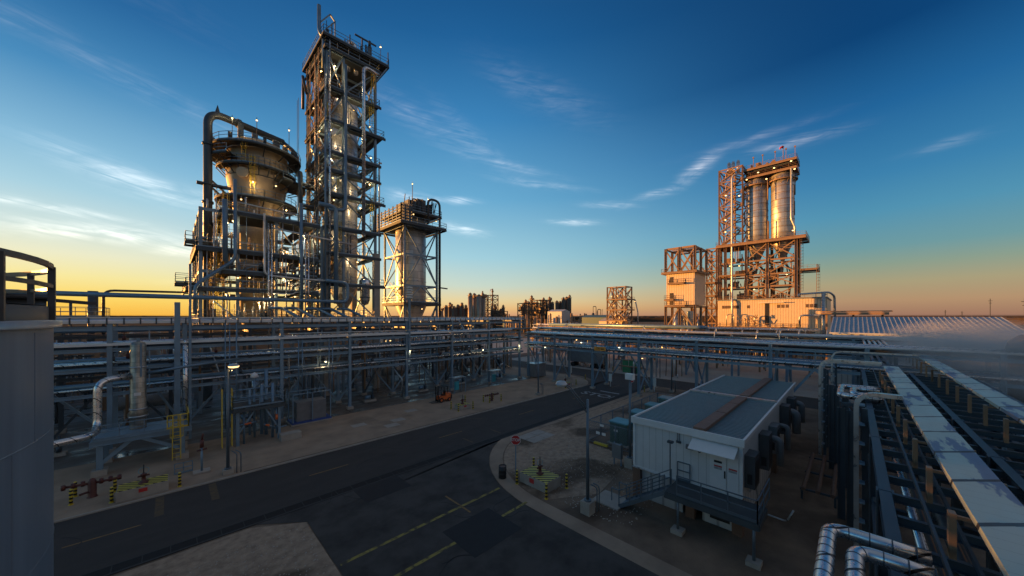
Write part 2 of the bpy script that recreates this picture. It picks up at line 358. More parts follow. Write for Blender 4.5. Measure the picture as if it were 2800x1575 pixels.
def text(body, size, m, parent, loc, rot, name='lettering', ext=.004):
    cu = bpy.data.curves.new('t', 'FONT'); cu.body = body; cu.size = size; cu.extrude = ext; cu.align_x = 'CENTER'; cu.align_y = 'CENTER'
    cu.offset = size * .012
    to = bpy.data.objects.new('t', cu); col.objects.link(to)
    me = bpy.data.meshes.new_from_object(to); bpy.data.objects.remove(to); me.materials.clear(); me.materials.append(MT[m])
    o = bpy.data.objects.new(name, me); col.objects.link(o)
    off = Vector(); q = parent
    while q is not None: off += q.location; q = q.parent
    o.location = Vector(loc) - off; o.rotation_euler = rot; o.parent = parent
    return o
def P1(name, label, cat, mb, m, loc, group=None): return tag(mb.build(name, m, loc=loc), label, cat, group)

# ------------------------------------------------------------------ ground, roads
def poly(pts, z, flip=False):
    m = MB(); m.quad([(x, y, z) for x, y in pts], [tuple(range(len(pts)))]); return m
def arcp(cx, cy, r, a0, a1, n=14): return [(cx + r * math.cos(R(a0 + (a1 - a0) * i / n)), cy + r * math.sin(R(a0 + (a1 - a0) * i / n))) for i in range(n + 1)]
struct('ground', poly([(-3000, -3000), (6000, -3000), (6000, 6000), (-3000, 6000)], -.03), 'scrub')
struct('gravel_yard', poly([(-80, -60), (180, -60), (180, 160), (-80, 160)], -.02), 'gravel')
struct('pale_yard', poly([(67.3, -40), (176, -40), (176, 130), (67.3, 130)], -.014), 'concrete_pale')
struct('side_pavement', poly([(-60, 32.8)] + arcp(49, 42, 9.2, -90, 0) + [(58.2, 60), (-60, 60)], -.010), 'sidewalk')
struct('plant_slab', poly([(-60, 44.2), (50, 44.2), (50, 110), (-60, 110)], -.004), 'wet_slab')
struct('main_road', poly([(-60, 25.3), (59.3, 25.3), (59.3, 32.8), (-60, 32.8)], .004), 'asphalt')
struct('cross_road', poly([(59.3, -40), (67, -40), (67, 150), (59.3, 150)], .004), 'asphalt')
struct('far_road', poly([(67, 70), (176, 70), (176, 77), (67, 77)], .004), 'asphalt')
struct('road_corner', MB().quad([(x, y, .004) for x, y in [(59.3, 32.8)] + arcp(49, 42, 10.3, -90, 0)[::1]], [tuple(range(16))]), 'asphalt')
struct('side_road', poly([(5.65, -40), (16.05, -40), (16.05, 11)] + arcp(27.3, 14.0, 11.35, 180, 110) + [(26, 24.6), (3.2, 24.6), (5.65, 22.6)], .002), 'asphalt_old')
struct('near_pavement', poly(arcp(27.3, 14.0, 10.2, 180, 104) + [(59, 23.4), (59, 24.4), (24, 24.4)] + arcp(27.3, 14.0, 11.3, 112, 180) + [(16.0, -30), (17.1, -30)], .006), 'sidewalk')
struct('shell_yard', poly([(17.5, -30), (58.5, -30), (58.5, 23.4)] + arcp(27.3, 14.0, 10.2, 104, 180) + [(17.1, -30)], -.006), 'gravel')
struct('shell_corner', poly(arcp(27.3, 14.0, 10.1, 178, 104) + [(56, 23.3), (56, 18.6), (28.2, 18.2), (27.6, 13.2), (20.5, 12.2)], .008), 'shellrock')
struct('shell_island', poly([(-60, -30), (5.6, -30), (5.6, 22.6), (3.2, 24.2), (-60, 24.2)], .008), 'shellrock')
g = MB(); g.bx(-60, 59.3, 24.55, 25.25, -.02, .009); struct('drain_channel', g, 'grate')
g = MB()
for i in range(-20, 60): g.bx(i - .02, i + .02, 24.57, 25.23, .009, .012)
g.bx(-60, 59.3, 24.4, 24.54, -.02, .03); g.bx(-60, 59.3, 25.26, 25.34, -.02, .012); struct('drain_edge', g, 'grate_bar')
g = MB(); g.bx(-60, 49, 32.8, 32.95, -.03, .10)
struct('kerb', g, 'concrete')
g = MB()
k = -3
while k < 9: x = 7.4 + 11.4 * k; k += 1; g.bx(x, x + 2.8, 28.98, 29.08, .003, .0085)
g.bx(12.95, 13.07, 16.6, 19.3, .003, .0085); struct('centre_line', g, 'amber_line')
g = MB(); g.bx(5.8, 16.3, 17.45, 17.65, .0, .0065); g.bx(5.8, 16.3, 14.85, 15.05, .0, .0065); struct('stop_line', g, 'yellow_line')
g = MB()
for x in (-.7, 1.9): g.bx(x, x + .4, 29.6, 32.6, .003, .0075)
for x in (24, 28.5, 33): g.quad([(x, 32.5, .0075), (x + .2, 32.5, .0075), (x + 2.2, 30.9, .0075), (x + 2.0, 30.9, .0075)], [(0, 3, 2, 1)])
for x in (20.3, 24.0): g.quad([(x, 25.7, .0075), (x + .2, 25.7, .0075), (x + .2, 27.3, .0075), (x, 27.3, .0075)], [(0, 1, 2, 3)])
g.bx(4, 30, 33.35, 33.45, .0, .004)
struct('hatch_line', g, 'faint_line')
g = MB(); g.bx(10.7, 14.1, 13.3, 16.2, .001, .0075); g.bx(8.9, 12.1, 22.2, 24.3, .001, .0075); struct('road_patch', g, 'asphalt_new')
sb = MB(); sb.bx(49, 49.5, 25.7, 29.0, .003, .0085); sb = struct('stop_bar', sb, 'white_line')
text('STOP', 2.6, 'white_line', sb, (46.3, 27.4, .007), (0, 0, R(-90)), 'stop_marking', .001)
g = MB()
for (x0, x1, y0, y1) in ((24.4, 26.1, 21.4, 22.5), (24.4, 26.1, 22.6, 23.7), (26.2, 27.6, 21.4, 22.5), (26.2, 27.6, 22.6, 23.7)): g.bx(x0, x1, y0, y1, 0, .03)
P1('manhole_slab', 'pale concrete slab of four square plates set in the gravel by the road', 'slab', g, 'concrete', (26, 22.5, 0))
g = MB()
for (x, y) in ((18, 37), (14, 38.2), (16.6, 35.6), (21, 39.5)): g.bx(x, x + 1.5, y, y + 1.1, -.01, .002)
struct('pavement_stain', g, 'concrete')

# ------------------------------------------------------------------ generic plant pieces
def deck(root, x0, x1, y0, y1, z, m='grating', rm='steel', th=.16, rails=True, name='deck', e=.28, gap=None):
    g = MB(); g.bx(x0, x1, y0, y1, z - .05, z)
    for a, b in (((x0, y0), (x1, y0)), ((x1, y0), (x1, y1)), ((x1, y1), (x0, y1)), ((x0, y1), (x0, y0))):
        g.bar((*a, z - .12 - e / 2), (*b, z - .12 - e / 2), .16, e)
    d = g.build(name, m, root)
    if rails: MB().rail([(x0, y0, z), (x1, y0, z), (x1, y1, z), (x0, y1, z)], closed=True).build('railing', rm, d)
    return d
def rdeck(root, x, y, z, r0, r1, m='grating', rm='steel', a0=0, a1=360, n=24, name='platform', brk=True):
    g = MB(); g.lathe(x, y, [(r0, z), (r1, z), (r1, z - .28), (r1 - .1, z - .28), (r1 - .1, z - .06), (r0, z - .06)], n, a0, a1)
    if brk:
        for i in range(0, n, 2):
            t = R(a0 + (a1 - a0) * i / n); g.bar((x + r0 * math.cos(t), y + r0 * math.sin(t), z - 1.3), (x + (r1 - .1) * math.cos(t), y + (r1 - .1) * math.sin(t), z - .2), .12)
    d = g.build(name, m, root)
    pts = [(x + (r1 - .06) * math.cos(R(a0 + (a1 - a0) * i / n)), y + (r1 - .06) * math.sin(R(a0 + (a1 - a0) * i / n)), z) for i in range(n + 1)]
    MB().rail(pts, sp=2).build('railing', rm, d)
    return d
def xbrace(root, a, b, m, t=.18, kind='X', name='brace'):
    "a, b: lower-left and upper-right corners of a vertical bay"
    g = MB(); a = Vector(a); b = Vector(b); c = Vector((b.x, b.y, a.z)); d = Vector((a.x, a.y, b.z))
    if kind in 'X/': g.bar(a, b, t)
    if kind in 'X\\': g.bar(c, d, t * .98)
    if kind == 'V': mid = (d + b) / 2; g.bar(a, mid, t); g.bar(c, mid, t * .98)
    return g.build(name, m, root)
def frame(root, X, Y, Z, m='steel', cw=.36, bw=.3, z0=0, faces='snwe', kinds='X/V\\', inner=True, bt=.18, skip=()):
    x0, x1, y0, y1 = X[0], X[-1], Y[0], Y[-1]
    for x in X:
        for y in Y:
            if (x in (x0, x1) or y in (y0, y1)):
                MB().ibar((x, y, z0), (x, y, Z[-1]), cw, cw, .07).build('column', m, root)
    for z in Z:
        g = MB()
        for y in (Y if inner else (y0, y1)): g.bar((x0, y, z - bw / 2 - .02), (x1, y, z - bw / 2 - .02), bw * .6, bw)
        for x in (X if inner else (x0, x1)): g.bar((x, y0, z - bw / 2 - .025), (x, y1, z - bw / 2 - .025), bw * .58, bw)
        g.build('floor_beams', m, root)
    zz = [z0] + list(Z); n = 0
    for i in range(len(zz) - 1):
        if i in skip: continue
        for fc in faces:
            if fc in 'sn': segs = [((a, y0 if fc == 's' else y1), (b, y0 if fc == 's' else y1)) for a, b in zip(X, X[1:])]
            else: segs = [((x0 if fc == 'w' else x1, a), (x0 if fc == 'w' else x1, b)) for a, b in zip(Y, Y[1:])]
            for (a, b) in segs:
                k = kinds[n % len(kinds)]; n += 1
                if k == ' ': continue
                xbrace(root, (*a, zz[i]), (*b, zz[i + 1] - bw), m, bt, k)
def lamps(root, pts, m='lamp_glow', r=.105, lit=0, watt=60):
    for i_, (x, y, z) in enumerate(pts):
        if lit and i_ % lit == 0:
            ld = bpy.data.lights.new('lamp_light', 'POINT'); ld.energy = watt; ld.color = (1, .68, .34); ld.shadow_soft_size = .15
            lo = bpy.data.objects.new('lamp_light', ld); col.objects.link(lo); lo.location = (x, y, z - .25)
        g = MB(); g.bar((x, y, z + .1), (x, y, z + .5), .05); g.lathe(x, y, [(.0, z + .14), (r * 1.25, z + .05), (r * 1.25, z + .02)], 10)
        l = g.build('lamp', 'galv', root)
        b = MB(); b.lathe(x, y, [(r, z + .05), (r * .9, z - .04), (.0, z - .12)], 10); b.build('bulb', m, l)
def stairs(root, x, y0, y1, z0, z1, wd=.8, m='steel_brown', axis='y'):
    g = MB()
    for q in (0, wd):
        a = (x + q, y0, z0) if axis == 'y' else (y0, x + q, z0); b = (x + q, y1, z1) if axis == 'y' else (y1, x + q, z1)
        g.bar(a, b, .06, .28); g.bar((a[0], a[1], a[2] + 1), (b[0], b[1], b[2] + 1), .06)
        n = 4
        for i in range(n + 1):
            p = Vector(a).lerp(Vector(b), i / n); g.bar(p, p + Vector((0, 0, 1)), .05)
    n = max(3, int((z1 - z0) / .25))
    for i in range(n):
        t = (i + .5) / n; p = y0 + (y1 - y0) * t; z = z0 + (z1 - z0) * t
        if axis == 'y': g.bx(x, x + wd, p - .12, p + .12, z, z + .04)
        else: g.bx(p - .12, p + .12, x, x + wd, z, z + .04)
    return g.build('stair_flight', m, root)
def pipe(root, pts, r, m, rad=None, n=8, name='pipe'):
    return MB().tube(arc(pts, rad if rad else r * 3), r, n).build(name, m, root)
def rack(label, a0, posts, b0, wd, levels, pipes, axis='u', m='steel', cw=.32, bw=.3, braces=(), z_top=None, loc=None, uprights=True, foot=True, bkind='V'):
    "posts: positions along the run; b0: position of the near row across it; pipes: (z, offset across, radius, material, start, end)"
    T = (lambda a, b, z: (a, b, z)) if axis == 'u' else (lambda a, b, z: (b, a, z))
    root = thing('pipe_rack', label, 'pipe rack', T(posts[0], b0, 0))
    zt = z_top or levels[-1]
    for p in posts:
        for b in (b0, b0 + wd):
            MB().ibar(T(p, b, .3), T(p, b, zt), cw, cw, .07).build('post', m, root)
            if foot: g = MB(); c = T(p, b, 0); g.bx(c[0] - .35, c[0] + .35, c[1] - .35, c[1] + .35, 0, .33); g.build('footing', 'concrete', root)
        for z in levels: MB().bar(T(p, b0, z - bw / 2 - .01), T(p, b0 + wd, z - bw / 2 - .01), bw * .6, bw).build('crossbeam', m if m != 'steel' else 'steel_dark', root)
    for z in levels:
        for b in (b0, b0 + wd):
            q = MB(); q.ibar(T(posts[0] - 1, b, z - bw / 2 - .3), T(posts[-1] + 1, b, z - bw / 2 - .3), bw * .7, bw, .06); q.build('beam', m if b == b0 else 'steel_dark', root)
    for (i, b) in braces:
        p, q = posts[i], posts[i + 1]; xbrace(root, T(p, b, .3), T(q, b, levels[0] - bw), m, .2, bkind)
    for pp in pipes:
        z, o, r, pm, s, e = pp[:6]
        MB().tube([T(s, b0 + o, z + r + .01), T(e, b0 + o, z + r + .01)], r, 8).build('pipe', pm, root)
    if uprights:
        for p in [(a + b) / 2 for a, b in zip(posts, posts[1:])]:
            g = MB()
            for z1, z2 in zip(levels, levels[1:]): g.bar(T(p, b0 + .02, z1 - .1), T(p, b0 + .02, z2 - .5), .1)
            g.build('upright', m, root)
    return root
#SCENE_PARTS
# ================================================================== pipe racks
A0 = [-11.8, -3.8, 1, 9, 16.5, 24.5, 32.5, 40.5, 48.5]
pa = []
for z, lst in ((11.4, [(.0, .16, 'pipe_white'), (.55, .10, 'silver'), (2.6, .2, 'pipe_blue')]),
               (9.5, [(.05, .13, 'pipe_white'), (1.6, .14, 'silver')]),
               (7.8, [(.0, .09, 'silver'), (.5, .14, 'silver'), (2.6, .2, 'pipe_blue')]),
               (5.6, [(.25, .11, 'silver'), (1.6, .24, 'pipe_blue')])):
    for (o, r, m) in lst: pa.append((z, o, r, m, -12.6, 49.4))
ra = rack('long four-level blue grey pipe rack with silver pipes running beside the main road', 0, A0, 46.4, 4.4, [5.6, 7.8, 9.5, 11.4], pa,
     braces=[(i, 50.8) for i in range(0, 8, 1)], z_top=11.4)
for x in (-12.6, 49.4): pass
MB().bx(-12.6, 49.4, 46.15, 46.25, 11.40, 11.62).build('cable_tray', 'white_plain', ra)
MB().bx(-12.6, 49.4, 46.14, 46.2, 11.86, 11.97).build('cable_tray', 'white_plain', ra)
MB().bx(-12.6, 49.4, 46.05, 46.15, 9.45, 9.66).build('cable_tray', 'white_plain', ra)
q = MB()
for i in range(56): q.bx(-6 + i, -5.9 + i, 46.1, 46.15, 11.3, 11.9)
q.parts('clamp', 'steel_dark', ra)
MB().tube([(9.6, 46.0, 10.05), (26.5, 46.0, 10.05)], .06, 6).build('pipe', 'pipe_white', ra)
MB().tube([(24.8, 45.9, 9.05), (35.5, 45.9, 9.2)], .12, 8).build('pipe', 'silver', ra)
MB().bx(46.2, 50.8, 45.6, 51.4, 9.55, 9.72).build('catwalk', 'grating', ra)
MB().rail([(46.2, 45.6, 9.72), (50.8, 45.6, 9.72)]).build('railing', 'steel', ra)
MB().bx(49.4, 49.75, 46.2, 46.55, 9.8, 12.1).build('end_post', 'steel_dark', ra)
lamps(ra, [(13.5, 46.0, 6.5), (24.8, 46.0, 7.0), (38.8, 46.0, 6.2), (48, 46, 6.4)], 'lamp_cool', .12, lit=1, watt=18)
for (x, wd_, h) in ((.45, .42, 13.4), (1.35, .2, 17.2)): MB().bar((x, 46.1, 0), (x, 46.1, h), wd_).build('tall_post', 'steel', ra)
for x in (4.0, 4.35, 4.9, 10.6, 11.0, 13.9, 14.3): MB().tube([(x, 46.0, 2.5 if x > 10 else .4), (x, 46.0, 9.3 if x > 10 else 11.3)], .06, 6).build('riser_pipe', 'pipe_blue', ra)
qv = random.Random(77)
for i in range(34):
    x = qv.uniform(-10, 48); y = qv.uniform(47, 52.5); z0 = qv.uniform(0, 6); MB().tube(arc([(x, y, z0), (x, y, z0 + qv.uniform(2, 6)), (x + qv.uniform(-2, 2), y + qv.uniform(0, 2), z0 + 5.5)], .3, 3), qv.choice([.05, .08, .12]), 6).build('branch_pipe', qv.choice(['galv', 'pipe_blue', 'steel_brown']), ra)
for i in range(22):
    x = qv.uniform(-9, 47); z = qv.choice([5.75, 7.95, 9.65, 11.5]); MB().tube([(x, 46.3, z), (min(48, x + qv.uniform(4, 14)), 46.3, z)], qv.choice([.035, .05, .07]), 6).build('small_pipe', qv.choice(['pipe_white', 'silver_smooth', 'galv']), ra)
for i in range(26):
    x = qv.uniform(-9, 47); z = qv.choice([5.7, 7.9, 9.6]); y = qv.uniform(46.5, 50); MB().tube([(x - .12, y, z + .35), (x + .12, y, z + .35)], .24, 10).bar((x, y, z + .3), (x, y, z + .9), .07).tube([(x - .18, y, z + .92), (x + .18, y, z + .92)], .05, 6).build('valve', qv.choice(['valve_red', 'steel_dark', 'galv']), ra)
pc = []
for z, lst in ((10.4, [(.3, .2, 'pipe_blue'), (2.4, .2, 'silver')]), (6.4, [(.4, .2, 'silver'), (3, .2, 'pipe_blue')])):
    for (o, r, m) in lst: pc.append((z, o, r, m, -24, 45))
rack('rear pipe rack of darker steel standing behind the long roadside rack', 0, [-24, -16, -8, 0, 7, 14, 21, 28, 36, 44], 53.2, 4.6, [6.4, 10.4], pc, m='steel_dark', braces=[(i, 53.2) for i in range(0, 9, 2)], uprights=False)
# rack across the road
B0 = [-9, -1, 6.9, 14.9, 22.9, 30.9, 38.9, 45.4]
pb = []
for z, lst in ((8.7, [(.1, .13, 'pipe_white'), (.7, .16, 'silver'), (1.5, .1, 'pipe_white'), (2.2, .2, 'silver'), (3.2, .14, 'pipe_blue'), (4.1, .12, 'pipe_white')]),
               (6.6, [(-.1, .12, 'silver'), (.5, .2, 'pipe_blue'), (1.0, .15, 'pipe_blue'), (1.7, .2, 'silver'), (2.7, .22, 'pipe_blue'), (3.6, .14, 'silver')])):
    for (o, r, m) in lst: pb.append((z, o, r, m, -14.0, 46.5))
rb = rack('two-level blue grey pipe rack bridging the road behind the white building', 0, B0, 50, 4.6, [6.6, 8.7], pb, axis='v', braces=[(1, 50), (1, 54.6), (4, 54.6)], z_top=8.8, bkind='V')
for p in B0: xbrace(rb, (50, p, .3), (54.6, p, 6.2), 'steel', .16, 'X')
lamps(rb, [(49.8, 33, 7.6), (49.8, 41, 6.3), (49.8, 26, 7.2)], 'lamp_cool', .15)
q = MB()
for yy in (15.5, 10.4): q.bar((49.6, yy, 8.6), (49.6, yy, 8.62), .1)
MB().bx(49.3, 49.9, 15.4, 22.5, 7.35, 7.5).build('cable_tray', 'silver_smooth', rb)
sg = thing('clearance_sign', 'orange height clearance board hung under the rack over the road', 'sign', (49.55, 29.2, 6.5))
MB().bx(49.5, 49.56, 28.2, 30.3, 6.45, 7.1).build('board', 'orange_sign', sg)
text('25ft 6in', .5, 'black', sg, (49.49, 29.25, 6.78), (R(90), 0, R(-90)))
MB().bar((49.6, 28.5, 7.1), (50.1, 28.5, 7.4), .05).bar((49.6, 30, 7.1), (50.1, 30, 7.4), .05).build('hanger', 'steel_dark', sg)
# racks in the yard beyond
for k, (x, y0, y1, lv, lab, m) in enumerate(((74, -8, 64, [6.2, 8.6], 'yard pipe rack first beyond the cross road, many white pipes', 'steel'),
                                (88, 6, 78, [5.0, 8.0], 'middle yard pipe rack with brown steel and warm lit pipes', 'steel_brown'),
                                (113, 8, 100, [5.5, 8.4], 'farthest yard pipe rack just before the clad silo building', 'steel_brown'))):
    pl = []
    rr = random.Random(k)
    for z in lv:
        o = .2
        while o < 5: r = rr.choice([.1, .14, .2, .26]); s = y0 - 2 + rr.choice([0, 0, 3, 9]); e = y1 + 1 - rr.choice([0, 0, 4, 12]); pl.append((z, o, r, rr.choice(['pipe_white', 'silver', 'pipe_white', 'galv', 'pipe_blue']), s, e)); o += .55 + r
    n = int((y1 - y0) / 8)
    rr_ = rack(lab, 0, [y0 + 8 * i for i in range(n + 1)], x, 5.2, lv, pl, axis='v', m=m, foot=False, uprights=False)
    for i in range(0, n, 2): xbrace(rr_, (x, y0 + 8 * i, .3), (x + 5.2, y0 + 8 * i, lv[0] - .4), m, .16, 'X')
    q = MB()
    for i in range(26):
        yy = rr.uniform(y0, y1); xx = x + rr.uniform(.2, 4.8); z = rr.choice(lv)
        q.tube(arc([(xx, yy, z), (xx, yy, z + rr.uniform(.6, 1.5)), (xx - rr.uniform(.6, 2), yy, z + .9), (xx - 2, yy, z - rr.uniform(1, 4))], .3, 3), .1, 6)
    q.parts('branch_pipe', 'galv', rr_)
g = MB(); g.tube(arc([(95, 76, 9.3), (95, 27.5, 9.3), (97, 26.4, 9.3), (97, 26.4, 5)], 1, 5), .5, 14)
hp = P1('flue_duct', 'very fat blue grey pipe lying over the yard racks before the silos', 'pipe', g, 'pipe_blue', (95, 50, 9))
for i in range(6): MB().bar((95, 30 + i * 9, 0), (95, 30 + i * 9, 8.9), .4).build('support', 'steel_brown', hp)
rack('short low pipe rack between the cross road and the warehouse eave', 0, [58, 66, 74], -3.4, 3, [6.2, 8.2], [(8.2, .3 + .5 * i, .14, 'silver', 57, 76) for i in range(5)] + [(6.2, .4 + .6 * i, .15, 'pipe_blue', 57, 76) for i in range(4)], foot=False, uprights=False)

# right-hand big rack (axis u), seen from above its left edge
C0 = [2.5, 8.2, 14, 20, 26, 32, 38, 44]
rc = thing('pipe_rack', 'near dark pipe rack on the right carrying the wide stained cable trays', 'pipe rack', (2.5, -1.07, 0))
YL = (-.62, -3.45, -6.6)
for x in C0:
    for y in YL: MB().ibar((x, y, 0), (x, y, 7.2), .34, .34, .04).build('post', 'steel_dark', rc)
    MB().ibar((x, YL[0], 4.3), (x, YL[2], 4.3), .22, .4, .03).build('crossbeam', 'steel_dark', rc)
for y in YL:
    for z in (7.0, 4.6): MB().ibar((1.5, y, z), (45, y, z), .24, .38, .025).build('beam', 'steel_dark', rc)
for i in range(29):
    x = 2.2 + i * 1.5; MB().ibar((x, YL[0] - .15, 6.98), (x, YL[2] + .15, 6.98), .14, .22, .02).build('crossbeam', 'steel_dark', rc)
for i in range(len(C0) - 1):
    MB().bar((C0[i], YL[0], .4), (C0[i + 1], YL[0], 4.2), .16).build('brace', 'steel_dark', rc)
    MB().bar((C0[i], YL[0], 6.7), (C0[i + 1], YL[0], 4.7), .14).build('brace', 'steel_dark', rc)
for (y, z, r, m) in ((-2.75, 6.35, .10, 'silver_smooth'), (-2.95, 6.3, .05, 'silver_smooth'), (-3.1, 6.3, .07, 'silver_smooth'), (-1.35, 6.4, .09, 'pipe_dark'), (-4.0, 6.45, .16, 'pipe_dark'), (-5.4, 6.4, .14, 'silver_smooth'), (-5.8, 6.4, .1, 'pipe_dark'), (-6.1, 6.4, .1, 'silver_smooth'),
                     (-1.5, 4.8, .14, 'silver_smooth'), (-2.2, 4.85, .2, 'pipe_dark'), (-3.0, 4.8, .12, 'silver_smooth'), (-4.4, 4.8, .2, 'pipe_dark'), (-5.2, 4.8, .15, 'silver_smooth')):
    MB().tube([(1.5, y, z + r), (46, y, z + r)], r, 8).build('pipe', m, rc)
for y in (-1.22, -1.62): MB().bar((1.5, y, 7.38), (44, y, 7.38), .05, .12).build('stringer', 'steel_dark', rc)
for (x, y) in ((27.6, .1), (28.2, .5), (37, 1.2), (35.5, .9), (33.5, .4)): MB().ibar((x, y, 0), (x, y, 6.6), .34, .34, .04).build('post', 'steel_dark', rc)
for x in (27.8, 35.5): MB().bar((x, .5, 6.9), (x, -.6, 6.9), .2).build('outrigger', 'steel_dark', rc)
def wide_tray(label, y0, y1, z, xs):
    t = thing('cable_tray', label, 'cable tray', (xs[0], (y0 + y1) / 2, z))
    for a, b in zip(xs, xs[1:]):
        g = MB(); sag = random.uniform(-.006, .012); lift = random.uniform(0, .02)
        n = 6
        for j in range(n):
            xa = a + (b - a) * j / n; xb = a + (b - a) * (j + 1) / n
            za = z + lift * (j / n) + sag * math.sin(math.pi * j / n); zb = z + lift * ((j + 1) / n) + sag * math.sin(math.pi * (j + 1) / n)
            g.quad([(xa, y1, za), (xb - .004, y1, zb), (xb - .004, y0, zb), (xa, y0, za)], [(0, 3, 2, 1)])
            g.quad([(xa, y0, za), (xb - .004, y0, zb), (xb - .004, y0, zb - .14), (xa, y0, za - .14)], [(0, 3, 2, 1)])
            g.quad([(xa, y1, za), (xb - .004, y1, zb), (xb - .004, y1, zb - .14), (xa, y1, za - .14)], [(0, 1, 2, 3)])
        g.build('tray_lid', 'tray', t)
    g = MB(); g.bx(xs[0], xs[-1], y1 + .06, y0 - .06, z - .17, z - .15); g.build('tray_base', 'steel_dark', t)
    i = 0
    x = xs[0] + 1
    while x < xs[-1]:
        g = MB(); g.bar((x, y0 + .22, 7.17), (x, y0 + .22, z - .12), .2, .1); g.bar((x, y0 + .28, z - .2), (x, y1 - .1, z - .2), .07, .07); g.bar((x + .1, y1 - .12, 7.17), (x + .1, y1 - .12, z - .2), .1)
        g.build('bracket', 'steel_brown', t); x += 2.9
    return t
wide_tray('long pale cable tray lid streaked with blue stains, nearer one on the right', -1.62, -2.42, 8.2, [1.4 + 2.35 * i for i in range(17)])
wide_tray('second pale stained cable tray, farther right and half hidden in steam', -4.37, -5.17, 8.2, [1.4 + 2.6 * i for i in range(23)])
def riser(label, x, y, z, yt, wd=.34, dz=0, base=0):
    t = thing('cable_riser', label, 'cable duct', (x, y, 0))
    pts = arc([(x, y, base), (x, y, z), (x, yt, z + dz)], .9, 8)
    g = MB()
    for a, b in zip(pts, pts[1:]): g.bar(a, b, wd, wd * .55)
    g.build('duct', 'galv', t)
    g = MB()
    for k in range(8): g.bx(x - .25, x + .25, y - .3, y - .1, 1 + k * .95, 1.06 + k * .95)
    g.build('rungs', 'steel', t)
    MB().bar((x + .3, y - .3, 0), (x + .3, y - .3, z - .8), .2).build('support', 'steel_dark', t)
    return t
riser('nearest curved metal cable duct rising beside the rack and bending onto the tray', 24, -.1, 8.25, -1.62)
riser('tall curved cable duct farther along the rack, past the white building corner', 40, 2.05, 8.3, -1.6)
riser('curved cable duct behind the tallest one, slightly lower', 42.5, 2.0, 7.9, -1.6)
riser('far thin curved cable duct reaching across to the second tray', 49.2, 1.6, 8.4, -4.3, .26)
def loop(label, x0, x1, y0, y1, z, r, off=0, mm='silver'):
    t = thing('expansion_loop', label, 'pipe loop', (x0, y0, z))
    g = MB(); g.tube(arc([(x0, y0, z), (x0, y1, z), (x1, y1, z), (x1, y0, z)], r * 2.6, 6), r, 18); g.build('insulated_pipe', mm, t)
    g = MB()
    L_ = arc([(x0, y0, z), (x0, y1, z), (x1, y1, z), (x1, y0, z)], r * 2.6, 6)
    tot = 0; nx = .15
    for a, b in zip(L_, L_[1:]):
        d = (b - a).length
        while nx <= tot + d + 1e-6:
            p = a.lerp(b, (nx - tot) / d); u = (b - a).normalized(); g.tube([p - u * .008, p + u * .008], r + .006, 18); nx += .3
        tot += d
    g.build('seam_bands', 'steel_dark', t)
    g = MB(); g.bar((x0 + .1, y0 + .1, z - .6), (x0 + .1, y0 + .1, z - r), .1); g.build('support', 'steel_dark', t)
    return t
loop('outer silver insulated expansion loop in the near bottom right corner', 3.2, 9.75, -1.0, .36, 7.6, .125)
loop('inner silver insulated expansion loop in the near bottom right corner', 3.8, 9.15, -1.0, -.02, 7.6, .125)
loop('outer silver expansion loop sticking out of the rack beside the near curved duct', 27.8, 31.5, -1.2, .55, 7.4, .17)
loop('inner silver expansion loop nested beside the near curved duct', 28.5, 30.8, -1.2, 0.0, 7.42, .17)
g = MB()
for k in range(7): g.bar((8.4, -.35, 6.6 + k * .1), (8.4, -.75, 6.6 + k * .1), .12, .03)
g.bx(8.3, 8.34, -.78, -.32, 6.5, 7.3); P1('louvre_box', 'small louvred silver box under the near pipe loops', 'louvre', g, 'silver_smooth', (8.4, -.55, 6.5))
t = thing('storage_vessel', 'dark round-headed vertical vessel at the right edge in the steam', 'vessel', (52.2, -11.4, 0))
MB().lathe(52.2, -11.4, [(1.9, 0), (1.9, 9.2), (1.75, 9.9), (1.2, 10.4), (.5, 10.6), (0, 10.65)], 32).build('shell', 'panel_grey', t)
MB().lathe(52.2, -11.4, [(1.93, 8.0), (1.93, 8.1)], 32).lathe(52.2, -11.4, [(1.93, 4.0), (1.93, 4.1)], 32).build('band', 'steel_dark', t)

# ================================================================== tall tower A
lv = [5.6, 11.8, 17.1, 21.8, 25.9, 31, 34.6, 37.4, 42.3, 47.3, 53.3]
tA = thing('process_tower', 'tallest open steel tower with stacked platforms and silver column', 'tower', (20.6, 62, 0))
frame(tA, [16.9, 19.3, 24.4], [57, 62, 66.7], lv, cw=.34, bw=.34, faces='swne', kinds=['/', '\\', 'X', '/', ' ', '\\'], bt=.17)
for i, z in enumerate(lv):
    e = 1.0 if i in (2, 5, 8) else .25
    g = MB()
    for (a, b, c, d) in ((16.6 - e * .3, 24.7 + e, 56.4, 58.9), (16.6 - e * .3, 24.7 + e, 64.6, 67.2), (16.6 - e * .3, 18.4, 58.9, 64.6), (23.7, 24.7 + e, 58.9, 64.6)): g.bx(a, b, c, d, z + .0, z + .06)
    for a, b in (((16.5, 56.4), (24.9 + e, 56.4)), ((16.5, 56.4), (16.5, 67.2))): g.bar((*a, z - .17), (*b, z - .17), .14, .42)
    d = g.build('deck', 'grating', tA)
    MB().rail([(16.6, 56.45, z + .06), (24.65 + e, 56.45, z + .06), (24.65 + e, 67.1, z + .06), (16.6, 67.1, z + .06)], closed=True).build('railing', 'steel', d)
d = deck(tA, 16.2, 26.4, 56.2, 67.6, 54.9, e=.28)
qt = random.Random(31)
for i in range(26):
    x = qt.uniform(16.6, 26); y = qt.choice([56.5, 57.5, 60, 64, 67]); MB().tube([(x, y, 54.9), (x, y, 55.4 + qt.random() * 2)], qt.choice([.05, .09, .16]), 6).build('top_pipe', 'steel_dark', tA)
for (x, y) in ((26.2, 56.4), (26.2, 67.2), (26.2, 62)): MB().bar((24.4, y, 51.5), (x, y, 54.5), .2).build('bracket', 'steel', tA)
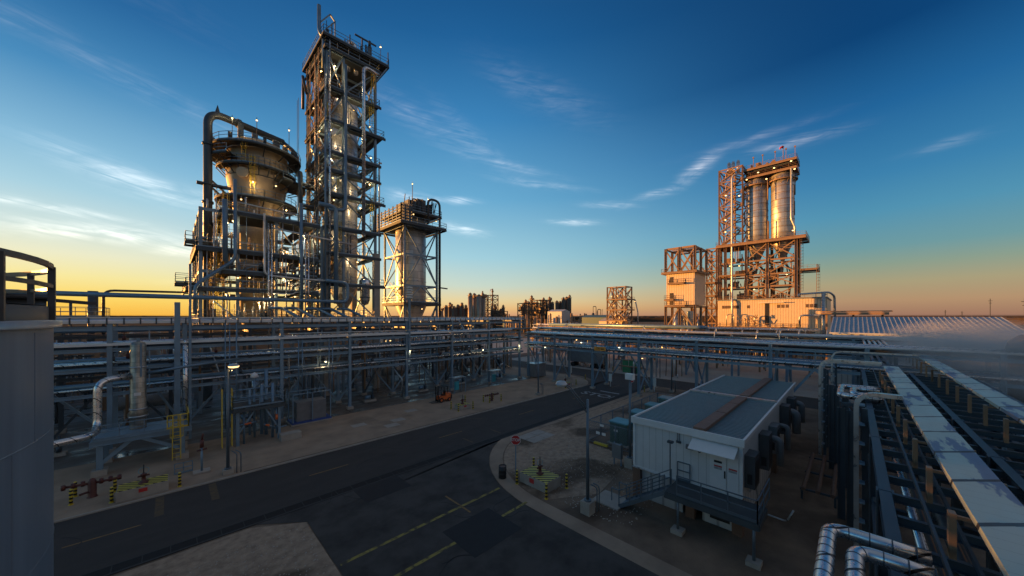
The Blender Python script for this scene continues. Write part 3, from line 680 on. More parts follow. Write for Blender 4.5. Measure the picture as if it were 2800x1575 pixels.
for i in range(len(lv) - 1):
    z0, z1 = lv[i], lv[i + 1]
    (a, b) = ((58.5, 65.5) if i % 2 else (65.5, 58.5))
    stairs(tA, 16.75, a, (a + b) / 2, z0, (z0 + z1) / 2); stairs(tA, 17.75, (a + b) / 2, b, (z0 + z1) / 2, z1)
g = MB()
for i in range(26): z = 14 + i * 1.5; g.bar((16.3, 58.2 + (i % 3) * .1, z), (16.3, 66.0, z - .2), .05)
for y in (59, 61, 63.5, 65.5): g.bar((16.32, y, 13), (16.32, y, 54), .12)
g.build('cable_ladder', 'steel_brown', tA)
for (x0, z0, z1) in ((23.7, 25.9, 31), (23.6, 42.3, 47.3), (23.9, 47.3, 52), (18.5, 21.8, 25.9)):
    MB().ladder(x0, 56.9, z0, z1 + 1, dx=1, dy=0, cage=True, sgn=(0, -1)).build('caged_ladder', 'yellow', tA)
MB().bx(16.4, 17.3, 56.5, 57.4, 0, 24.6).build('fireproofing', 'concrete', tA)
MB().bx(24.0, 24.95, 56.4, 57.3, 0, 22.6).build('fireproofing', 'concrete', tA)
MB().bx(24.0, 24.9, 66.3, 67.1, 0, 22.6).build('fireproofing', 'concrete', tA)
pipe(tA, [(22.1, 56.1, 25.2), (22.1, 56.1, 52.6), (24.6, 56.1, 52.4)], .3, 'silver')
pipe(tA, [(19.35, 56.2, 51.4), (19.35, 56.2, 28.6), (16.8, 56.1, 28.3)], .27, 'pipe_blue')
pipe(tA, [(15.5, 56.0, 28.8), (17.9, 56.0, 28.8), (17.9, 56.0, 14.0)], .33, 'pipe_blue', .9)
pipe(tA, [(16.5, 56.3, 12), (16.5, 56.3, 50)], .13, 'pipe_blue'); pipe(tA, [(17.1, 56.25, 12), (17.1, 56.25, 54)], .15, 'silver')
pipe(tA, [(16.2, 59.6, 15), (16.2, 59.6, 52)], .1, 'pipe_dark')
pipe(tA, [(24.9, 56.6, 12), (24.9, 56.6, 38), (25.3, 56.6, 38)], .15, 'pipe_white')
pipe(tA, [(16.6, 57.4, 50), (16.6, 57.4, 54.8), (16.0, 57.6, 55.6), (16.0, 57.6, 59.5)], .28, 'pipe_blue', .5)
MB().bar((16.2, 57.4, 57), (17.5, 57.4, 58.9), .18).bar((17.5, 57.4, 58.9), (18.2, 57.4, 58.2), .18).bar((18.2, 57.4, 58.2), (16.6, 57.4, 55.8), .16).bar((18.2, 57.4, 58.3), (18.2, 57.4, 55), .16).build('vent_bracket', 'steel', tA)
pipe(tA, [(15.9, 64, 49), (15.9, 66.4, 53.0), (16.2, 67.2, 53.5), (16.2, 67.4, 48)], .22, 'pipe_dark')
pipe(tA, [(20.9, 59.5, 53), (20.9, 59.5, 57.9), (22.0, 59.5, 57.9), (22.2, 59.5, 53)], .33, 'silver_smooth', .7, 12)
g = MB(); g.bar((23.0, 59.0, 55), (23.0, 59.0, 59.3), .2); g.bar((21.8, 59.0, 59.3), (25.4, 59.0, 59.3), .2); g.build('davit', 'steel_dark', tA)
g = MB(); g.cyl(23.6, 57.4, 55, 57.2, .35); g.cyl(23.6, 57.4, 57.4, 58.2, .22); g.cyl(25.3, 61, 55, 56.2, .5); g.cyl(21, 64.5, 55, 56, .8); g.parts('roof_vent', 'steel_dark', tA)
g = MB(); g.bar((25.0, 56.3, 55), (25.0, 56.3, 57.6), .06); g.bar((26.3, 56.3, 55), (26.3, 56.3, 57.2), .12); g.bar((15.3, 67.2, 20), (15.3, 67.2, 49), .06); g.bar((15.3, 66.3, 20), (15.3, 66.3, 49), .06); g.parts('mast', 'steel_dark', tA)
lamps(tA, [(x, 56.9 + dy, z) for (x, z, dy) in ((18.0, 50.9, 0), (17.5, 46.4, .5), (21.3, 45.9, 1), (23.4, 43.6, 0), (17.6, 41, .4), (23.6, 38.5, 0), (17.4, 36.4, .3), (18.0, 30.2, .4), (23.4, 34, 0), (19.5, 24.9, .2), (21.5, 20.9, .2), (18.0, 16, .2), (22, 29.9, .4), (17.8, 33.6, .3))] +
      [(16.7, 59, 50.5), (16.7, 63, 46.4), (16.7, 60, 41.5), (16.7, 65, 41.2), (16.7, 60, 33.9), (16.7, 64, 30.4), (16.7, 61, 25.2), (16.7, 65, 21), (16.7, 59.5, 16.3)], lit=2, watt=55)
lamps(tA, [(25.0, 56.3, 57.4)])
def vessel(name, label, x, y, prof, m, bands=(), cat='vessel', bm='steel_dark', n=40):
    t = thing(name, label, cat, (x, y, prof[0][1]))
    MB().lathe(x, y, prof, n).build('shell', m, t)
    def rad(z):
        for (ra_, za), (rb_, zb) in zip(prof, prof[1:]):
            if min(za, zb) <= z <= max(za, zb) and za != zb: return ra_ + (rb_ - ra_) * (z - za) / (zb - za)
        return prof[0][0]
    if bands:
        g = MB()
        for z in bands: r = rad(z); g.lathe(x, y, [(r, z - .06), (r + .06, z - .06), (r + .06, z + .06), (r, z + .06)], n)
        g.build('stiffening_rings', bm, t)
    return t
va = vessel('distillation_column', 'silver jacketed column inside the tallest steel tower', 20.9, 61.7, [(.5, 13.2), (1.2, 14.4), (2.2, 16.6), (2.2, 48.6), (2.0, 49.5), (1.3, 50.2), (0, 50.5)], 'jacket_fine', [18 + 2.4 * i for i in range(13)], 'column', 'galv')
MB().tube([(20.9, 61.7, 50.3), (20.9, 61.7, 53)], .4, 12).build('nozzle', 'silver_smooth', va)
vb = vessel('surge_drum', 'small upright silver drum on the front deck of the tallest tower', 22.8, 57.3, [(0, 13.9), (.5, 14.1), (.75, 14.8), (.75, 16.9), (.9, 17.2), (.9, 18.0), (.5, 18.4), (0, 18.5)], 'silver_smooth', [15.2, 17.1], 'drum')

# ================================================================== block B with the flared reactor
tB = thing('process_structure', 'broad steel structure of decks and pipes around the flared vessel', 'plant structure', (9, 66, 0))
XB = [2.6, 6.2, 10.4, 13.4, 16.2]; YB = [57, 62, 68, 74]
frame(tB, XB, YB, [5.6, 11.6, 15.6, 17.9, 20.6, 25.6], m='steel', cw=.36, bw=.36, faces='swe', kinds=[' ', '/', ' ', ' ', '\\', ' ', ' ', ' '], inner=False)
def wdeck(root, x0, x1, y0, y1, z, hx0, hx1, hy0, hy1):
    g = MB()
    for (a, b, c, d) in ((x0, x1, y0, hy0), (x0, x1, hy1, y1), (x0, hx0, hy0, hy1), (hx1, x1, hy0, hy1)): g.bx(a, b, c, d, z, z + .06)
    g.bar((x0, y0, z - .2), (x1, y0, z - .2), .16, .46); g.bar((x0, y0, z - .2), (x0, y1, z - .2), .16, .46)
    d = g.build('deck', 'grating', root); MB().rail([(x0, y0, z + .06), (x1, y0, z + .06), (x1, y1, z + .06), (x0, y1, z + .06)], closed=True).build('railing', 'steel', d)
for (x0, x1, z) in ((1.3, 15.6, 15.6), (4.6, 15.4, 17.9), (2.2, 15.6, 20.6), (4.4, 15.8, 25.6), (2.4, 15.8, 11.7)):
    wdeck(tB, x0, x1, 56.4, 74.4, z, 6.0, 14.0, 64, 72.4)
deck(tB, 1.3, 3.4, 58.5, 61.5, 21.6); deck(tB, .4, 2.2, 57.5, 60, 16.2)
for (x, y, z0, z1, sg_) in ((4.6, 60.5, 15.7, 27.5, (0, -1)), (5.3, 60.8, 16, 29, (0, -1)), (3.9, 59, 11.7, 19.5, (0, -1)), (4.6, 59, 11.8, 20.5, (0, -1))):
    MB().ladder(x, y, z0, z1, dx=1, dy=0, cage=True, sgn=sg_).build('caged_ladder', 'yellow', tB)
MB().rail([(4.6, 56.5, 15.7), (9.2, 56.5, 15.7)], sp=1).build('gate_rail', 'yellow', tB)
MB().rail([(6.2, 56.5, 20.7), (8.2, 56.5, 20.7)], sp=1).build('gate_rail', 'yellow', tB)
PB = [([(4.84, 56.0, 26.8), (4.84, 56.0, 19)], .3, 'pipe_blue', .5), ([(5.83, 55.9, 29.6), (5.83, 55.9, 19.3), (2.06, 55.9, 15.8), (2.06, 55.9, 12.3)], .2, 'pipe_blue', .8),
      ([(8.9, 55.9, 25.9), (8.9, 55.9, 17.6), (13.2, 55.9, 17.4), (18, 55.9, 17.4)], .14, 'pipe_white', .8),
      ([(9.35, 55.8, 24.6), (9.35, 55.8, 7)], .1, 'silver', .3), ([(9.7, 55.8, 24.6), (9.7, 55.8, 7)], .1, 'silver', .3),
      ([(13.2, 55.8, 28.2), (13.2, 55.8, 13)], .24, 'pipe_blue', .3), ([(13.75, 55.9, 24.2), (13.75, 55.9, 8)], .11, 'silver', .3), ([(14.15, 55.9, 24.2), (14.15, 55.9, 8)], .11, 'silver', .3),
      ([(6.0, 56.1, 26.8), (13.0, 56.1, 26.4)], .09, 'pipe_white', .3), ([(9.8, 56.0, 24.1), (20.5, 56.0, 23.4)], .12, 'pipe_white', .3),
      ([(3.2, 56.0, 14.4), (14, 56.0, 14.4)], .13, 'pipe_blue', .3), ([(9.9, 56.1, 15.2), (12.2, 56.1, 15.2), (12.6, 56.1, 15.5), (14, 56.1, 15.5)], .07, 'pipe_white', .3),
      ([(-14, 55.2, 14.3), (19.3, 55.2, 14.3), (19.3, 55.2, 17.2), (16.2, 55.2, 17.4)], .26, 'pipe_blue', .8),
      ([(-5.2, 58, 10), (-5.2, 58, 14.9), (1.8, 58, 15.0)], .13, 'pipe_dark', .8)]
for (p, r, m, rd_) in PB: pipe(tB, p, r, m, rd_, 10)
for i, x in enumerate((10.8, 12.6, 15.2, 17.0, 19.4)):
    pipe(tB, [(x - 1.5, 55.6, 13.2), (x, 55.4, 13.2), (x + 1.2, 52, 11.9)], .2, 'pipe_blue', .5)
rr = random.Random(5)
for i in range(26):
    x = rr.uniform(3, 16); z0, z1 = rr.choice([(8, 15.5), (11.8, 20.5), (15.7, 25.5), (12, 17.8), (17.9, 27)]); MB().tube([(x, rr.uniform(56.1, 56.8), z0), (x, 56.5, z1)], rr.choice([.04, .06, .09]), 6).build('riser_pipe', rr.choice(['galv', 'pipe_blue', 'steel_brown', 'pipe_white']), tB)
for i in range(18):
    x = rr.uniform(2.6, 13); z = rr.choice([13, 14, 16.6, 17.1, 18.8, 21.6, 22.4, 26.5]); MB().tube([(x, 56.3, z), (x + rr.uniform(1, 4), 56.3, z)], rr.choice([.04, .06]), 6).build('riser_pipe', rr.choice(['galv', 'pipe_blue', 'pipe_white']), tB)
for i in range(40):
    x = rr.choice([17.0, 17.4, 18.2, 20, 22.6, 23.4, 24.2]) + rr.uniform(-.3, .3); z0 = rr.choice(lv[2:9]); MB().tube([(x, 56.7, z0), (x, 56.7, z0 + rr.uniform(1, 4.5))], rr.choice([.04, .07]), 6).build('small_pipe', rr.choice(['galv', 'steel_brown', 'steel_dark', 'yellow' if i % 5 == 0 else 'galv']), tA)
for i in range(30):
    y = rr.uniform(57.5, 66); z0 = rr.choice(lv[2:10]); MB().bar((16.4, y, z0), (16.4, y + rr.uniform(-1.5, 1.5), z0 + rr.uniform(1.5, 4)), .08).build('small_pipe', 'steel_brown', tA)
g = MB(); g2 = MB(); g3 = MB()
for i in range(170):
    x = rr.uniform(3, 16); y = rr.choice([56.8, 57.6, 59, 61, 73]); z = rr.choice([11.8, 15.7, 18, 20.7, 25.7]); h = rr.uniform(.5, 2.3)
    (g, g2)[i % 2].tube([(x, y, z), (x, y, z + h)], rr.choice([.04, .07, .12]), 6)
    if i % 3 == 0: (g, g2, g3)[i % 3 if i % 2 else 1].tube([(x, y, z + h * .7), (x + rr.uniform(.5, 3), y, z + h * .7)], .05, 6)
    if i % 6 == 0: g3.bx(x, x + rr.uniform(.3, .9), y, y + .4, z, z + rr.uniform(.4, 1.4))
g.parts('small_pipe', 'galv', tB, 60); g2.parts('small_pipe', 'steel_brown', tB, 38); g3.parts('instrument_box', 'steel_dark', tB)
lamps(tB, [(x, 56.7, z) for (x, z) in ((5.7, 24.4), (10.2, 24.2), (13.6, 23.7), (7.4, 17.2), (11.2, 17.3), (6.2, 17.1), (9.6, 14.7), (15, 19.6), (8.4, 13.9), (12.6, 14.9), (5.0, 14.9), (14.6, 14.4), (11.6, 21.2), (7.0, 26.9))], lit=2, watt=50)
vf = vessel('reactor_vessel', 'wide flared tan reactor vessel ringed by walkways', 10.0, 68, [(1.2, 9), (2.6, 12), (2.6, 25), (2.9, 27.2), (4.0, 33.4), (4.15, 36.2), (4.0, 38.2), (3.4, 39.3), (1.8, 40), (0, 40.2)], 'tan', [26, 33.6], 'vessel', 'steel_dark', 56)
rdeck(vf, 10, 68, 30.0, 3.4, 5.4); rdeck(vf, 10, 68, 34.9, 4.1, 5.2, a0=170, a1=355); rdeck(vf, 10, 68, 37.8, 4.1, 5.9); rdeck(vf, 10, 68, 33.4, 4.0, 6.6, a0=290, a1=372, n=10); rdeck(vf, 10, 68, 35.9, 4.0, 6.2, a0=165, a1=225, n=8)
MB().ladder(8.6, 63.3, 30, 36, dx=1, dy=0, cage=True, sgn=(0, -1)).ladder(7.6, 63.6, 34.9, 38.5, dx=1, dy=0, cage=True, sgn=(0, -1)).build('caged_ladder', 'yellow', vf)
g = MB(); g.tube([(7.55, 64.0, 33.4), (7.45, 63.75, 33.4)], .75, 20); g.build('manway_cover', 'tan', vf)
g = MB()
for a in range(0, 360, 45):
    g.cyl(10 + 5.5 * math.cos(R(a)), 68 + 5.5 * math.sin(R(a)), 37.8, 38.9, .22, 8)
for (x, y, h) in ((6.4, 64.6, 42.4), (9.0, 62.3, 42.2), (13.3, 63.4, 42.8)): g.bar((x, y, 37.8), (x, y, h - .8), .07)
for (x, y) in ((8.9, 65.4), (11.6, 65.6), (13.2, 67)): g.bx(x, x + .7, y, y + .6, 38.0, 40.4)
g.parts('top_fitting', 'steel_dark', vf)
lamps(vf, [(6.4, 64.6, 41.2), (9.0, 62.3, 41), (13.3, 63.4, 41.6), (8.6, 62.6, 31.9), (11.4, 62.5, 32), (7.3, 63.4, 29.2), (12.9, 63.2, 28.8)], lit=3, watt=50)
vp = thing('overhead_duct', 'fat dark duct rising left of the flared vessel and arching over its top', 'duct', (3.8, 66, 0))
MB().tube(arc([(3.8, 66, 0), (3.8, 66, 41.8), (13.6, 69, 41.8)], 2.0, 10), .52, 20).build('duct_pipe', 'steel_dark', vp)
g = MB()
for z in (17, 23, 28.4, 31, 36.8): g.cyl(3.8, 66, z, z + .3, .66, 20)
g.tube([(7.2, 67.04, 41.8), (7.6, 67.16, 41.8)], .68, 20); g.bx(2.6, 6.4, 65.6, 66.4, 31.0, 31.3); g.parts('flange', 'steel_dark', vp)
g = MB(); g.bar((4, 66, 31), (7, 67, 28.6), .22); g.bar((4, 66, 32), (7, 67, 29.6), .22); g.bar((7.6, 66.6, 38), (7.6, 66.6, 41.6), .7); g.bar((12.8, 68.6, 38), (12.8, 68.6, 41.6), .5); g.parts('support', 'steel_dark', vp)
g = MB(); g.lathe(4.9, 66.3, [(.34, 42.0), (0, 43.3)], 6); g.build('vent_tip', 'steel_dark', vp)
MB().tube(arc([(13.6, 69, 41.8), (15.2, 67.6, 40), (15.2, 66.6, 36), (14.6, 62.2, 35), (14.6, 62.2, 26)], 1, 5), .34, 12).build('drop_pipe', 'steel_dark', vp)
# link bridges between vessel and tower
lb = thing('link_walkway', 'short steel walkways joining the flared vessel to the tallest tower', 'walkway', (15.8, 64, 33))
for z in (30.0, 33.4): deck(lb, 14.9, 17.2, 62.4, 63.8, z)

# ================================================================== tower C
tC = thing('braced_tower', 'square braced steel frame with a boxed top deck holding a pale silo', 'steel frame', (36, 66.3, 0))
X_, Y_ = [32.3, 39.6], [62, 70.6]
frame(tC, X_, Y_, [14.9, 18.4, 24.6, 30.2], m='steel', cw=.34, bw=.32, faces='', z0=0)
for (a, b) in (((32.3, 62), (39.6, 62)), ((32.3, 70.6), (39.6, 70.6)), ((32.3, 62), (32.3, 70.6)), ((39.6, 62), (39.6, 70.6))):
    for (z0, z1, k) in ((0, 14.6, 'X'), (14.9, 18.1, 'V'), (18.4, 24.3, 'V')): xbrace(tC, (*a, z0), (*b, z1), 'steel', .19, k)
    m_ = ((a[0] + b[0]) / 2, (a[1] + b[1]) / 2); g = MB(); g.bar((*a, 29.8), (*m_, 24.6), .19); g.bar((*b, 29.8), (*m_, 24.6), .18); g.build('brace', 'steel', tC)
deck(tC, 31.0, 41.2, 60.8, 73, 30.5, e=.4); deck(tC, 32, 40.4, 61.4, 71.4, 33.0); deck(tC, 31.9, 40.2, 61.4, 71, 14.9, e=.5)
for (a, b) in (((31.05, 60.9), (31.05, 73)), ((31.05, 60.9), (33.3, 60.9))):
    g = MB()
    for k in range(5): g.bar((*a, 31.0 + k * .6), (*b, 31.0 + k * .6), .1, .16)
    n = 7
    for k in range(n + 1): p = Vector((*a, 30.6)).lerp(Vector((*b, 30.6)), k / n); g.bar(p, p + Vector((0, 0, 3.2)), .2)
    g.build('louvre_screen', 'steel_dark', tC)
g = MB()
for (x, y, w_, h) in ((33.4, 62.6, 1.6, 2.4), (35.6, 63, 2, 3.2), (38, 62.8, 1.0, 2.5), (34, 66, 3, 2.8), (37, 67, 2, 3)): g.bx(x, x + w_, y, y + w_, 33.05, 33 + h)
for i in range(14): x = rr.uniform(32.5, 39.5); g.bar((x, rr.uniform(61.6, 64), 33), (x, rr.uniform(61.6, 64), 35.4 + rr.random()), .12)
g.bar((34.0, 62, 33), (34, 62, 38.6), .09); g.parts('top_fitting', 'steel_dark', tC)
for x in (33.8, 35.0): pipe(tC, [(x, 61.6, 33), (x, 61.6, 35.4), (x + .9, 61.6, 35.4), (x + .9, 61.6, 33)], .13, 'pipe_dark', .45)
pipe(tC, [(37.2, 61.5, 31), (37.2, 61.5, 36.2), (40.0, 61.5, 36.2), (40.0, 61.5, 11)], .24, 'pipe_dark', 1.3, 10)
pipe(tC, [(32.0, 61.6, 10), (32.0, 61.6, 33)], .12, 'galv'); pipe(tC, [(31.9, 62.4, 14), (31.9, 62.4, 33)], .1, 'pipe_dark')
g = MB(); g.bar((40, 61.5, 18.1), (41.9, 61.5, 18.0), .25); g.build('gantry_arm', 'steel_dark', tC)
stairs(tC, 32.6, 63, 69, 14.9, 18.3); MB().ladder(40.1, 62.3, 15, 30, dx=0, dy=1).build('ladder', 'steel', tC)
lamps(tC, [(34, 61.6, 32.3), (39.2, 61.6, 31.9), (34, 62, 38.4), (37.5, 62, 36.2), (36, 61.8, 13.6), (39, 61.8, 17.8)])
vessel('storage_silo', 'pale panelled silo inside the square braced frame', 36, 66.3, [(.9, 8.5), (3.1, 14), (3.1, 31.8), (2.6, 32.5), (0, 32.7)], 'jacket', [19.4, 26.8, 29.4, 15.2], 'silo', 'galv', 44)
# ================================================================== silo complex on the right
tD = thing('silo_structure', 'lit steel structure with decks and crossed braces carrying the two silver silos', 'plant structure', (134, 20, 0))
YD = [11.9, 18.7, 24.2, 30.0, 31.8]
frame(tD, [130, 138], YD, [17.5, 21.7, 25.4, 29.8, 35.3], m='steel_brown', cw=.7, bw=.5, faces='w', kinds=['X', 'X', ' ', ' '], bt=.3)
frame(tD, [130.2, 137.8], [12.1, 31.6], [25.4], m='steel_brown', cw=.5, bw=.4, faces='sn', kinds=['X'], bt=.4)
deck(tD, 128.6, 139.5, 9.6, 32.4, 35.6, m='steel_brown', rm='steel_brown', e=.7)
deck(tD, 130, 139, 7.2, 11.6, 25.9, m='steel_brown', rm='steel_brown'); deck(tD, 128.8, 130.2, 24.2, 31.6, 25.6, m='steel_brown', rm='steel_brown')
frame(tD, [130, 136], [25.2, 31.8], [36 + 4.15 * i for i in range(1, 7)], m='steel_brown', cw=.4, bw=.35, z0=35.6, faces='wsn', kinds=['X', '/', '\\'], bt=.28)
frame(tD, [130.3, 135.7], [28.4], [36 + 4.15 * i for i in range(1, 7)], m='steel_brown', cw=.4, bw=.3, z0=35.6, faces='', inner=True)
for i in range(6): stairs(tD, 131.4 + (i % 2) * 1.2, 26, 31, 36 + 4.15 * i, 36 + 4.15 * (i + 1), 1.0) if i % 2 else stairs(tD, 131.4, 31, 26, 36 + 4.15 * i, 36 + 4.15 * (i + 1), 1.0)
g = MB()
for i in range(6):
    z = 36.6 + 4.15 * i
    for k in range(8): g.bar((130.3, 27.4, z + k * .35), (130.3, 29.9, z + k * .35), .18, .2)
    g.tube(arc([(130.2, 27.2, z - .4), (130.2, 27.4, z + 3.0), (130.2, 29.7, z + 3.0), (130.2, 30, z - .4)], 1.2, 4), .18, 6)
g.parts('cooler_bar', 'steel_brown', tD)
for z in (56.6, 59.2): deck(tD, 130.4, 138, 11.8, 25.0, z, m='steel_brown', rm='steel_brown', e=.5)
MB().bx(131.2, 137.4, 12.6, 24.4, 58.2, 58.9).build('top_girder', 'steel_dark', tD)
g = MB()
for y in (26.8, 28.2, 29.4): g.tube([(132, y, 59), (132, y, 63.0)], .5, 12); g.lathe(132, y, [(.5, 63), (.3, 63.5), (0, 63.6)], 12)
g.parts('vent_stack', 'silver_smooth', tD)
g = MB()
for i in range(16): y = rr.uniform(12.4, 24.6); g.bx(131 + rr.random() * 3, 134.5 + rr.random(), y, y + rr.uniform(.4, 1.4), 59.2, 59.8 + rr.random() * 1.2)
for y in (12.2, 14.3, 16.9, 20, 22.4): g.bar((130.6, y, 59.3), (130.6, y, 62.4), .12); g.bx(130.4, 130.8, y - .2, y + .2, 62.2, 62.6)
g.parts('roof_fitting', 'steel_brown', tD)
g = MB(); g.tube([(131, 15.0, 59.2), (131, 15, 63.4)], .08, 6); g.build('flag_pole', 'steel_brown', tD)
ws = MB(); ws.tube([(131, 15, 63.2), (130.8, 15.2, 63.4), (130.6, 15.6, 63.2), (130.7, 15.8, 62.8)], [.36, .34, .26, .14], 10); P1('windsock', 'small red windsock on the mast above the right silo', 'windsock', ws, 'red', (131, 15, 63))
pipe(tD, [(125.6, 27.1, 8), (125.6, 27.1, 17.6), (129, 27.9, 19), (129, 27.9, 57.8), (130.4, 26.2, 58.6), (131, 25, 57.6)], .3, 'pipe_white', 1.4, 10)
pipe(tD, [(129.8, 13.0, 56), (129.8, 13.0, 41), (130.2, 12.2, 38.5), (130.2, 12.2, 36)], .24, 'pipe_white', .4)
MB().ladder(130, 11.0, 17.5, 35.5, dx=1, dy=0, cage=True, sgn=(0, -1)).ladder(130, 7.4, 17.5, 27, dx=1, dy=0, cage=True, sgn=(0, -1)).build('caged_ladder', 'steel_brown', tD)
g = MB(); g2 = MB()
for (x, y) in ((134, 15.5), (134, 22)):
    g.tube(arc([(x, y, 29.6), (x, y, 27), (x - 1.5, y + 2, 24), (x - 1.5, y + 2, 18)], 1, 4), .35, 8)
    g.tube(arc([(x + 1, y, 29.6), (x + 1, y - 2, 26), (x, y - 1.5, 18)], 1, 4), .3, 8)
for i in range(70):
    y = rr.uniform(12.5, 31); z = rr.choice([17.6, 21.8, 25.5, 29.9]); g2.tube([(132 + rr.random() * 4, y, z), (132 + rr.random() * 4, y, z + rr.uniform(1, 3))], .15, 6)
    if i % 3 == 0: g2.bx(132, 133 + rr.random(), y, y + rr.uniform(.5, 2), z, z + rr.uniform(.8, 2.2))
g2.lathe(133.5, 18.6, [(.4, 22), (1.7, 25.6), (1.7, 27.2)], 16)
g.parts('chute', 'steel_brown', tD); g2.parts('small_pipe', 'steel_brown', tD)
lamps(tD, [(129.6, y, z) for (y, z) in ((13, 58), (17, 57.2), (21, 57), (24, 55.6), (18.9, 54.4), (12.2, 55.4), (26, 51), (29.9, 44), (29.9, 40), (29.8, 52), (26, 28.4), (28.6, 28.6), (14, 24.6), (22, 20.6), (12.6, 37.4))], 'lamp_glow', .22)
for (y, lab) in ((15.5, 'right-hand silver silo of the pair, with darker patches on its jacket'), (22.0, 'left-hand silver silo of the pair, beside the lattice stair tower')):
    v_ = vessel('storage_silo', lab, 134, y, [(.5, 29.4), (2.9, 35.4), (2.9, 55.6), (2.5, 56.2), (0, 56.3)], 'jacket', [37.6 + 2.05 * i for i in range(9)], 'silo', 'steel_brown', 44)
    rdeck(v_, 134, y, 54.0, 2.92, 3.75, m='steel_brown', rm='steel_brown', name='ring_walkway')
    g = MB()
    for i in range(40): g.bar((134 + 3.05 * math.cos(R(196 + (i % 2))), y + 2.85 * math.sin(R(196)), 36 + i * .45), (134 + 3.05 * math.cos(R(202)), y + 2.85 * math.sin(R(202)), 36 + i * .45), .05)
    g.build('ladder', 'steel_brown', v_)
for i in range(34):
    y = rr.uniform(12.2, 31.5); z0 = rr.choice([17.6, 21.8, 25.5, 29.9, 36, 42, 48]); y = y if z0 < 36 else rr.choice([rr.uniform(24.6, 25.6), rr.uniform(18.4, 19.0), rr.uniform(12.0, 12.6)]); MB().tube([(130.4, y, z0), (130.4, y, z0 + rr.uniform(3, 7))], rr.choice([.09, .16]), 6).build('riser_pipe', 'steel_brown', tD)
for z in (23.5, 27.6, 32.5): MB().rail([(130, 12, z), (130, 24.2, z)], sp=2.2, t=.09).build('railing', 'steel_brown', tD)
# clad hall under the silos
hD = thing('clad_building', 'warm lit corrugated hall at the foot of the silos with louvre windows', 'building', (136, 18.2, 0))
MB().bx(126.5, 150, 5.1, 31.3, 0, 17.1).build('wall', 'clad', hD)
MB().bx(126.2, 150.3, 4.8, 31.6, 17.12, 17.4).build('roof', 'roof_metal', hD)
for y in (29.8, 29.0, 28.2, 27.4, 26.6, 25.8, 23.0, 15.6, 14.6, 13.6, 9.2, 8.3, 7.4):
    f_ = MB().bx(126.44, 126.52, y - .36, y + .36, 14.6, 15.6).build('window', 'steel_brown', hD)
    q = MB()
    for k in range(4): q.bx(126.41, 126.43, y - .3, y + .3, 14.7 + k * .22, 14.82 + k * .22)
    q.build('louvre', 'black', f_)
MB().bx(126.45, 126.53, 17.8, 18.8, 9.4, 16.0).build('door', 'black', hD)
MB().bx(125.2, 126.48, 14.2, 20.0, 16.1, 16.3).build('canopy', 'white_plain', hD)
d = deck(hD, 123.3, 126.4, 11.2, 30.8, 8.9, m='steel_brown', rm='steel_brown', e=.4)
for y in (29.4, 25.4, 20.5, 16, 12.2): MB().bar((123.6, y, 0), (123.6, y, 8.6), .35).build('post', 'steel_brown', hD)
for (p, r) in (([(124.2, 10.6, 9), (124.2, 10.6, 12.4), (124.2, 5.9, 12.4), (124.2, 5.5, 18.2), (130, 5.5, 18.2)], .26), ([(124.6, 10.9, 17.6), (124.6, 10.9, 18.3), (124.6, 4.5, 18.6), (127, 3.6, 17.6), (127, 3.4, 2)], .26), ([(124.2, 5.7, 0), (124.2, 5.7, 18.6)], .4), ([(124.6, 23.4, 9), (124.6, 23.4, 12.3), (124.6, 21, 12.3), (124.6, 21, 9)], .15), ([(124.6, 28.4, 9.2), (124.6, 28.4, 12.8), (124.6, 26.4, 12.8), (124.6, 26.4, 9)], .15)):
    pipe(hD, p, r, 'galv', .9)
MB().rail([(126.4, 5.0, 17.4), (126.4, 31.4, 17.4)], sp=2.4, t=.07).build('railing', 'steel_brown', hD)
g = MB()
for i in range(30): y = rr.uniform(20, 25); z = rr.uniform(9, 12); g.tube([(124.4, y, z), (124.4, y + rr.uniform(-.9, .9), z + rr.uniform(0, 1.4))], .09, 6)
g.parts('small_pipe', 'steel_brown', hD)
# smaller clad building on the left of the silos
hE = thing('clad_tower', 'small corrugated block raised on open steel legs, left of the silos', 'building', (105, 34, 0))
frame(hE, [100, 105, 110], [30.2, 34.1, 37.9], [8.6, 15.1], m='steel_brown', cw=.58, bw=.42, faces='we', kinds=['X', '/', '\\'], bt=.3)
MB().bx(100.15, 109.85, 30.35, 37.75, 15.3, 24.3).build('wall', 'clad', hE)
deck(hE, 99.1, 110.5, 29.5, 38.8, 24.5, m='steel_brown', rm='steel_brown', e=.36)
frame(hE, [100, 105, 110], [30.2, 34.1, 37.9], [31.3], m='steel_brown', cw=.58, bw=.42, z0=24.5, faces='we', kinds=['X'], bt=.3)
g = MB()
for k in range(8): g.bar((100.4 + k * 1.3, 30.3, 31.4), (100.4 + k * 1.3, 37.8, 31.4), .17)
g.parts('roof_joist', 'steel_brown', hE)
for (z, y0, y1) in ((21.4, 32.7, 37.0), (16.9, 35.4, 37.9), (15.2, 32.4, 37.8)):
    deck(hE, 98.9, 100.1, y0, y1, z, m='steel_brown', rm='steel_brown')
    MB().bx(100.07, 100.14, 35.9, 36.8, z + .1, z + 1.8).build('door', 'black', hE)
g = MB(); g.lathe(104, 32.5, [(.4, 6), (1.1, 8.6), (1.1, 13.6)], 14); g.lathe(103.4, 36.2, [(.7, 1), (.7, 12.8), (.2, 13.6)], 14)
for i in range(24): y = rr.uniform(30.5, 37.5); g.tube([(102 + rr.random() * 5, y, rr.uniform(1, 8)), (102 + rr.random() * 5, y + rr.uniform(-1, 1), rr.uniform(9, 14))], .13, 6)
g.parts('inner_pipe', 'galv', hE)
tF = thing('stair_tower', 'dark lattice stair tower wedged between the small block and the silos', 'tower', (135, 34.2, 0))
